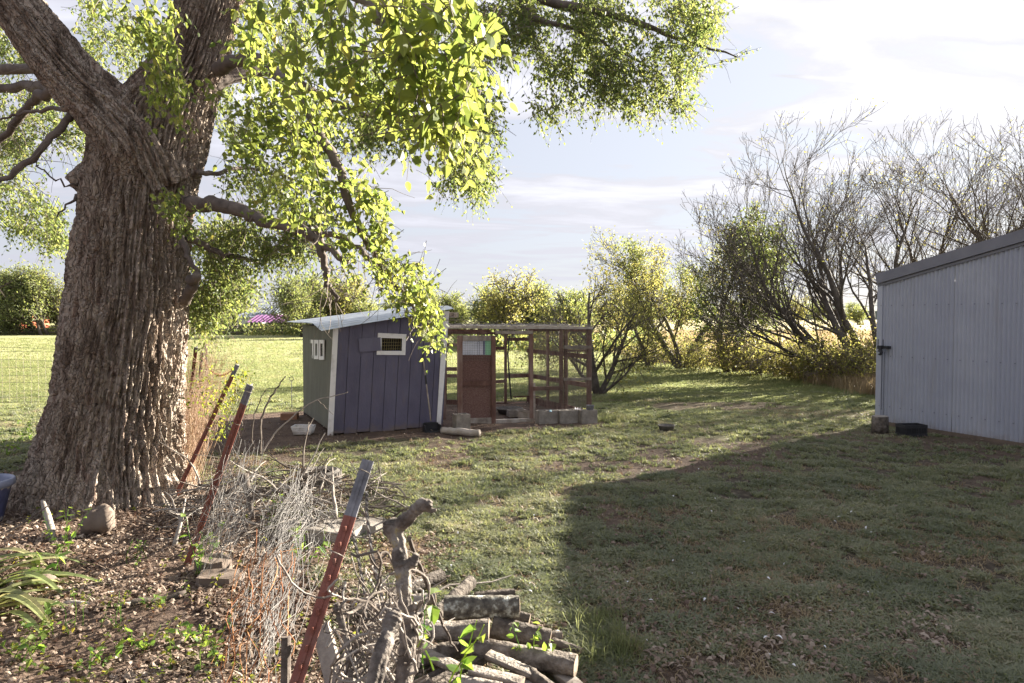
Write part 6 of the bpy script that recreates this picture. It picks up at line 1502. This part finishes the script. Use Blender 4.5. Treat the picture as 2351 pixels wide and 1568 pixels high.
def weed(base, h_, n, ls, lab, spread=.12, stems=4, m='leaf_weed', name='weed', group='green weeds growing through the litter'):
    base = Vector(base); t = thing(name, base, lab, 'weed', group); gs = Geo(); gl = Geo()
    for s in range(stems):
        gs = Geo()
        d = Vector((random.gauss(0, .35), random.gauss(0, .35), 1)).normalized(); a = base + Vector((random.gauss(0, spread), random.gauss(0, spread), 0)) * .5; pts = []; L_ = h_ * random.uniform(.6, 1.1)
        for q in range(7): pts.append(a.copy()); d = (d + Vector((random.gauss(0, .15), random.gauss(0, .15), 0))).normalized(); a = a + d * L_ / 6
        tube(gs, pts, np.linspace(.0035, .0015, 7), 4, cap=False); emit('stem', gs, M['leaf_weed'], t)
        k = max(3, n // stems); pos = np.array([tuple(pts[0].lerp(pts[-1], 0) if False else pts[min(6, 1 + (q * 6) // k)]) for q in range(k)]); 
        ax = unit(rng.normal(0, 1, (k, 3)) * np.array([1, 1, .35]) + np.array([0, 0, .1])); leaves(gl, pos + rng.normal(0, .01, pos.shape), ax, unit(np.array([0, 0, 1.0]) + rng.normal(0, .4, (k, 3))), ls * rng.uniform(.6, 1.2, k), T_FULL)
    emit('foliage', gl, M[m], t, kind='stuff')
WD = [(150, 1265, .42, 36, .06, 'leafy weed left of the brown rock at the trunk foot'), (108, 1345, .3, 14, .10, 'broad leaved weed rising behind the strap leaf clump'), (445, 1330, .5, 30, .06, 'bright weed left of the rusted wire, behind the stone slabs'), (700, 1300, .42, 26, .075, 'vine like weed below the concrete slab'), (640, 1195, .3, 14, .05, 'small weed in the front of the brush pile'),
      (110, 1470, .28, 22, .055, 'pale weed low at the left below the strap leaves'), (320, 1480, .16, 12, .055, 'small weed cluster below the smooth brown stick'), (30, 1530, .22, 26, .05, 'weed patch in the bottom left corner'), (210, 1540, .14, 16, .045, 'tiny weed right of the bottom left corner patch'), (350, 1400, .15, 14, .045, 'little weed beside the end of the smooth brown stick'), (460, 1530, .28, 40, .045, 'grey green herb left of the rusted wire at the bottom'), (290, 1300, .2, 24, .03, 'fine weed in front of the brown rock'), (420, 1465, .14, 12, .05, 'weed between the stick and the rusted wire'), (250, 1440, .2, 26, .025, 'feathery weed in the middle of the litter'),
      (15, 1050, .5, 60, .05, 'green weed bush behind the blue pot'), (60, 1010, .35, 40, .05, 'weed at the left foot of the great trunk')]
for (u, v, h_, n, ls, lab) in WD: weed(G(u, v), h_, n, ls, lab, stems=5)
for (u, v, z, h_, n, ls, lab) in ((985, 1480, .9, .28, 12, .07, 'bright heart leaved vine tip right of the gnarled stem'), (1050, 1520, .75, .25, 9, .07, 'heart leaved vine shoot over the dark logs')):
    b = P(u, v + 60, 2.5); weed(b, h_, n, ls, lab, .05, 2, 'leaf_weed', 'vine_shoot', 'bright vine shoots over the firewood')
weed(G(1218, 1540, .05), .26, 40, .045, 'dusty leafy weed growing up between the firewood logs', .05, 3)
# seedlings scattered through the litter, too many to name
gl = Geo(); n = 300; x, y = rng.uniform(-.82, -.22, n), 1 / rng.uniform(1 / 7.0, 1 / 3.4, n); x = x * y; keep = (dirtmap(x, y) > .5) & (fbm(x * 1.3, y * 1.3, 0, 44, 3) > .52); x, y = x[keep], y[keep]
for a, b in zip(x, y):
    h_ = rng.uniform(.02, .12); k = rng.integers(4, 10); pos = np.stack([a + rng.normal(0, .012, k), b + rng.normal(0, .012, k), rng.uniform(.2, 1, k) * h_ + .02], -1)
    leaves(gl, pos, unit(rng.normal(0, 1, (k, 3)) * np.array([1, 1, .3])), unit(np.array([0, 0, 1.0]) + rng.normal(0, .4, (k, 3))), rng.uniform(.012, .034, k), T_FULL)
emit('seedling_weeds', gl, M['leaf_mul'], kind='stuff', label='small green seedlings coming up through the litter')
# vine with green leaves on the thin post, and the dry tall weeds by the trunk
gl = Geo(); n = 560; u = np.concatenate([rng.normal(562, 15, 280), rng.normal(490, 36, 280)]); v = np.concatenate([rng.uniform(850, 1010, 280), rng.normal(900, 30, 280)]); u[:280] -= (v[:280] - 850) * .45
pos = np.array([tuple(P(a, b, 7.0 + rng.normal(0, .18))) for a, b in zip(u, v)]); leaves(gl, pos, unit(rng.normal(0, .7, (n, 3)) + np.array([.2, 0, -.5])), unit(rng.normal(0, 1, (n, 3))), rng.uniform(.02, .05, n), T_SIX)
tag(emit('vine_leaves', gl, M['leaf_mul'], loc=G(480, 1120), kind='stuff'), 'green vine leaves climbing the thin leaning steel post', 'vine')
M['straw'] = leafmat('dry_pale_stalks', [(0.28, 0.18, 0.13), (0.42, 0.3, 0.22), (0.5, 0.4, 0.28)], [(0.3, 0.2, 0.14), (0.45, 0.33, 0.22), (0.55, 0.42, 0.26)], tr=.35)
g = Geo()
for q in range(330):
    b = G(rng.normal(425, 16), rng.uniform(1010, 1140)); L_ = rng.uniform(.7, 1.75); d = Vector((rng.normal(.10, .10), rng.normal(0, .1), 1)).normalized(); a = b.copy(); pts = []
    for s in range(7): pts.append(a.copy()); d = (d + Vector((random.gauss(.02, .07), random.gauss(0, .07), 0))).normalized(); a = a + d * L_ / 6
    tube(g, pts, np.linspace(.003, .001, 7), 3, cap=False)
    for s in range(3, 7):
        for k in range(3):
            e = pts[s] + Vector((random.gauss(0, .05), random.gauss(0, .04), random.gauss(.03, .04))); tube(g, [pts[s], e], [.0018, .0008], 3, cap=False)
tag(emit('dry_weeds', g, M['straw'], loc=G(430, 1080), kind='stuff'), 'tall pale dry weed stalks along the right side of the great trunk', 'dry weeds')

# ---- instanced ground cover
def proto(name, g, mats): me = g.mesh(name); [me.materials.append(m) for m in (mats if isinstance(mats, list) else [mats])]; o = bpy.data.objects.new(name, me); return o
def scatter(name, protos_, pos, rotz, scl, tilt=None, kind='stuff', label=None, cat=None):
    pc = bpy.data.collections.new(name + '_source')
    for p in protos_: pc.objects.link(p)
    n = len(pos); me = bpy.data.meshes.new(name); me.vertices.add(n); me.vertices.foreach_set('co', np.asarray(pos, np.float32).ravel()); me.update()
    rot = np.zeros((n, 3), np.float32); rot[:, 2] = rotz
    if tilt is not None: rot[:, :2] = tilt
    for nm_, tp, arr in (('rot', 'FLOAT_VECTOR', rot), ('scl', 'FLOAT', scl), ('pick', 'INT', rng.integers(0, len(protos_), n))):
        a = me.attributes.new(nm_, tp, 'POINT'); a.data.foreach_set('vector' if tp == 'FLOAT_VECTOR' else 'value', np.asarray(arr).astype(np.int32 if tp == 'INT' else np.float32).ravel())
    ng = bpy.data.node_groups.new(name, 'GeometryNodeTree')
    ng.interface.new_socket('Geometry', in_out='INPUT', socket_type='NodeSocketGeometry'); ng.interface.new_socket('Geometry', in_out='OUTPUT', socket_type='NodeSocketGeometry')
    a = ng.nodes.new('NodeGroupInput'); b = ng.nodes.new('NodeGroupOutput'); ip = ng.nodes.new('GeometryNodeInstanceOnPoints'); ci = ng.nodes.new('GeometryNodeCollectionInfo')
    ci.inputs['Collection'].default_value = pc; ci.inputs['Separate Children'].default_value = True; ci.inputs['Reset Children'].default_value = True
    def na(nm_, tp): x = ng.nodes.new('GeometryNodeInputNamedAttribute'); x.data_type = tp; x.inputs['Name'].default_value = nm_; return [s for s in x.outputs if s.enabled and s.name == 'Attribute'][0]
    ng.links.new(a.outputs[0], ip.inputs['Points']); ng.links.new(ci.outputs[0], ip.inputs['Instance']); ip.inputs['Pick Instance'].default_value = True
    ng.links.new(na('pick', 'INT'), ip.inputs['Instance Index']); ng.links.new(na('rot', 'FLOAT_VECTOR'), ip.inputs['Rotation']); ng.links.new(na('scl', 'FLOAT'), ip.inputs['Scale']); ng.links.new(ip.outputs[0], b.inputs[0])
    o = bpy.data.objects.new(name, me); COL.objects.link(o); md = o.modifiers.new('scatter', 'NODES'); md.node_group = ng
    return tag(o, label, cat, kind=kind)
def tuft(nb_, h_, sp, wd, lean_, seed):
    r_ = np.random.default_rng(seed); g = Geo()
    for q in range(nb_):
        a = r_.random() * 6.283; b = np.array([r_.normal(0, sp), r_.normal(0, sp), -.004]); d = np.array([math.cos(a), math.sin(a), 0]); s = np.array([-d[1], d[0], 0]) * wd / 2; L_ = h_ * r_.uniform(.5, 1.15); ln = lean_ * r_.uniform(.3, 1.4)
        m1 = b + np.array([0, 0, L_ * .55]) + d * L_ * ln * .35; tp = b + np.array([0, 0, L_ * (1 - .3 * ln)]) + d * L_ * ln
        g.add([b - s, b + s, m1 + s * .8, m1 - s * .8, tp], [[0, 1, 2, 3], [3, 2, 4]], r_.random())
    return g
M['grass'] = leafmat('yard_grass', [(0.14, 0.16, 0.11), (0.225, 0.24, 0.165), (0.31, 0.31, 0.215), (0.45, 0.40, 0.30)], [(0.18, 0.22, 0.08), (0.30, 0.33, 0.12), (0.40, 0.40, 0.17), (0.48, 0.41, 0.24)], tr=.48, inst=True, rough=.55, pos=[0, .45, .85, 1])
M['lawn'] = leafmat('lawn_grass', [(0.09, 0.115, 0.045), (0.14, 0.16, 0.07), (0.20, 0.195, 0.10)], [(0.24, 0.30, 0.10), (0.33, 0.36, 0.15), (0.41, 0.38, 0.19)], tr=.5, inst=True, rough=.5)
M['dryg'] = leafmat('dry_grass', [(0.22, 0.16, 0.09), (0.34, 0.27, 0.17)], [(0.35, 0.25, 0.12), (0.5, 0.4, 0.22)], tr=.35, inst=True)
M['littr'] = leafmat('leaf_litter', [(0.06, 0.04, 0.032), (0.15, 0.105, 0.08), (0.27, 0.21, 0.165), (0.46, 0.39, 0.32)], [(0.10, 0.05, 0.03), (0.2, 0.1, 0.06), (0.3, 0.2, 0.12), (0.4, 0.3, 0.2)], tr=.2, inst=True, rough=.6)
def region(n, y0, y1, xf0, xf1, near=2.0):
    """points spread so that density per picture area stays even: more near the camera"""
    t = rng.random(n); y = 1 / (1 / y0 + (1 / y1 - 1 / y0) * t) if near == 2.0 else y0 + (y1 - y0) * t
    x = rng.uniform(xf0, xf1, n) * y * 1.0
    return x, y
def inbarn(x, y):
    rx = x - BC.x; ry = y - BC.y; s = rx * BD.x + ry * BD.y; q = rx * BB.x + ry * BB.y
    return (q > -.03) & (s > -.03)
def incoop(x, y):
    rx = x - FL.x; ry = y - FL.y; s = rx * FD.x + ry * FD.y; q = -rx * FD.y + ry * FD.x
    return (s > -.02) & (s < FW + .1) & (q > -.03) & (q < 2.6)
# yard turf
n = 120000; x, y = region(n, 3.2, 17.5, -.86, .84)
dm = dirtmap(x, y); cl_ = .5 * fbm(x * 3.0 + 7, y * 3.0 + 7, 0, 55, 3) + .5 * fbm(x * 8.5 + 7, y * 8.5 + 7, 0, 58, 2)
keep = (rng.random(n) > dm * 1.03) & (cl_ > .40 + .10 * rng.random(n)) & ~inbarn(x, y) & ~incoop(x, y)
x, y, cl_ = x[keep], y[keep], cl_[keep]
s = (.55 + 1.0 * np.clip((cl_ - .36) * 3, 0, 1)) * rng.uniform(.7, 1.2, len(x)) * np.clip(.75 + y * .035, .8, 1.35)
grs = [proto('tuft_source', tuft(14, .045, .024, .0065, 1.0, q), M['grass']) for q in range(5)]
grs += [proto('sprig_source', tuft(18, .045, .024, .011, 1.2, 40 + q), M['grass']) for q in range(6)]
scatter('grass', grs, np.stack([x, y, gz(x, y)], -1), rng.random(len(x)) * 6.28, s, label='short clumpy yard grass with bare patches')
# longer grass by the logs and the run corner
n = 230; x = rng.normal(0, 1, n) * .06 + rng.choice([.46, .60, .66], n); y = rng.normal(0, 1, n) * .08 + rng.choice([4.3, 3.95, 3.8], n)
x2 = np.where(rng.random(n) < .4, rng.normal(1.95, .22, n), x); y2 = np.where(x2 != x, rng.normal(12.75, .22, n), y)
scatter('long_grass', [proto('long_tuft_source', tuft(9, .15, .03, .007, .9, 70 + q), M['lawn']) for q in range(3)], np.stack([x2, y2, gz(x2, y2)], -1), rng.random(n) * 6.28, rng.uniform(.4, 1.1, n), label='longer grass tufts beside the firewood and the cinder blocks')
# lawn and field beyond
n = 90000; x, y = region(n, 15.5, 62, -.84, .84)
keep = (rng.random(n) > dirtmap(x, y)) & (x < hedge_x(y) + .4) & ~inbarn(x, y) & (rng.random(n) < np.where(y > 30, .5, 1)); x, y = x[keep], y[keep]
scatter('lawn_grass', [proto('lawn_source', tuft(13, .07, .055, .012, .8, 80 + q), M['lawn']) for q in range(4)], np.stack([x, y, gz(x, y)], -1), rng.random(len(x)) * 6.28, rng.uniform(.6, 1.1, len(x)) * np.clip(y / 22, .8, 2.2), label='bright lawn and hay field grass')
# dry stalks under the hedge and dry patches in the yard
n = 5200; y = rng.uniform(16.5, 31, n); x = hedge_x(y) + rng.normal(.1, .38, n)
keep = ~inbarn(x, y); x, y = x[keep], y[keep]
scatter('dry_grass', [proto('dry_source', tuft(12, .42, .07, .012, .45, 90 + q), M['dryg']) for q in range(3)], np.stack([x, y, 0 * x], -1), rng.random(len(x)) * 6.28, rng.uniform(.4, 1.25, len(x)), label='dry brown grass along the foot of the hedge')
n = 60000; x, y = region(n, 3.2, 16, -.8, .8); keep = (rng.random(n) < drymap(x, y) * .5 + .06) & ~inbarn(x, y) & ~incoop(x, y) & (dirtmap(x, y) < .85); x, y = x[keep], y[keep]
scatter('dry_thatch', [proto('thatch_source', tuft(7, .05, .03, .006, 2.0, 110 + q), M['dryg']) for q in range(3)], np.stack([x, y, gz(x, y)], -1), rng.random(len(x)) * 6.28, rng.uniform(.6, 1.4, len(x)), label='straw coloured thatch in the yard grass')
# pasture grass far right
n = 9000; y = rng.uniform(20, 90, n) ** 1.0; x = hedge_x(y) + rng.uniform(.5, 60, n) * y / 60
scatter('pasture_grass', [proto('pasture_source', tuft(12, .5, .2, .03, .5, 130 + q), M['dryg']) for q in range(3)], np.stack([x, y, 0 * x], -1), rng.random(n) * 6.28, rng.uniform(.5, 1.2, n), label='tan pasture grass beyond the hedge')
# litter: curled leaves, bark strips and chips
def chip(L_, W_, curl, seed):
    g = Geo(); k = 4; V = []
    for q in range(k):
        f = q / (k - 1) - .5; z = .5 * curl * (1 - (2 * f) ** 2) * L_; w_ = W_ * (1 - abs(2 * f) ** 2.2 * .85) / 2; V += [(f * L_, -w_, z + w_ * .5), (f * L_, w_, z + w_ * .3)]
    g.add(V, [[0, 1, 3, 2], [2, 3, 5, 4], [4, 5, 7, 6]], .5); return g
n = 52000; x, y = region(n, 3.0, 9.0, -.86, .05); pz = fbm(x * 1.7 + 3, y * 1.7 + 3, 0, 66, 3) - .25 * np.clip(1 - np.hypot(x + 2.6, y - 3.6) / .9, 0, 1)
keep = (rng.random(n) < np.clip(dirtmap(x, y) * 1.2, .05, 1) * sm(pz, .32, .46)); x, y = x[keep], y[keep]
scatter('leaf_litter', [proto('litter_source', chip(L_, W_, c_, 1), M['littr']) for (L_, W_, c_) in ((.05, .018, .5), (.08, .012, .35), (.045, .024, .7), (.13, .010, .2), (.10, .008, .12), (.035, .016, -.5), (.06, .025, .35))], np.stack([x, y, gz(x, y) + rng.random(len(x)) * .02], -1), rng.random(len(x)) * 6.28, rng.uniform(.55, 1.25, len(x)), rng.normal(0, .45, (len(x), 2)), label='brown curled leaves and bark strips under the great tree')
n = 22000; x, y = region(n, 3.2, 16, -.8, .7); dm = dirtmap(x, y); keep = (rng.random(n) < .12 + dm * .7) & ~incoop(x, y) & ~inbarn(x, y); x, y = x[keep], y[keep]
scatter('fallen_leaves', [proto('fallen_source', chip(L_, W_, c_, 1), M['littr']) for (L_, W_, c_) in ((.05, .03, .4), (.04, .02, .6), (.06, .02, .3))], np.stack([x, y, gz(x, y) + .012 + rng.random(len(x)) * .01], -1), rng.random(len(x)) * 6.28, rng.uniform(.5, 1.1, len(x)), rng.normal(0, .4, (len(x), 2)), label='fallen brown leaves and wood chips across the yard')
# white feathers dropped in the yard
n = 60; x, y = region(n, 3.6, 11, -.1, .55); M['feather'] = leafmat('feather', [(0.7, 0.7, 0.72), (0.8, 0.8, 0.82)], tr=.2, inst=True)
scatter('feathers', [proto('feather_source', chip(.045, .018, .4, 1), M['feather'])], np.stack([x, y, gz(x, y) + .04], -1), rng.random(n) * 6.28, rng.uniform(.4, .9, n), rng.normal(0, .3, (n, 2)), label='small white feathers scattered over the shaded grass')
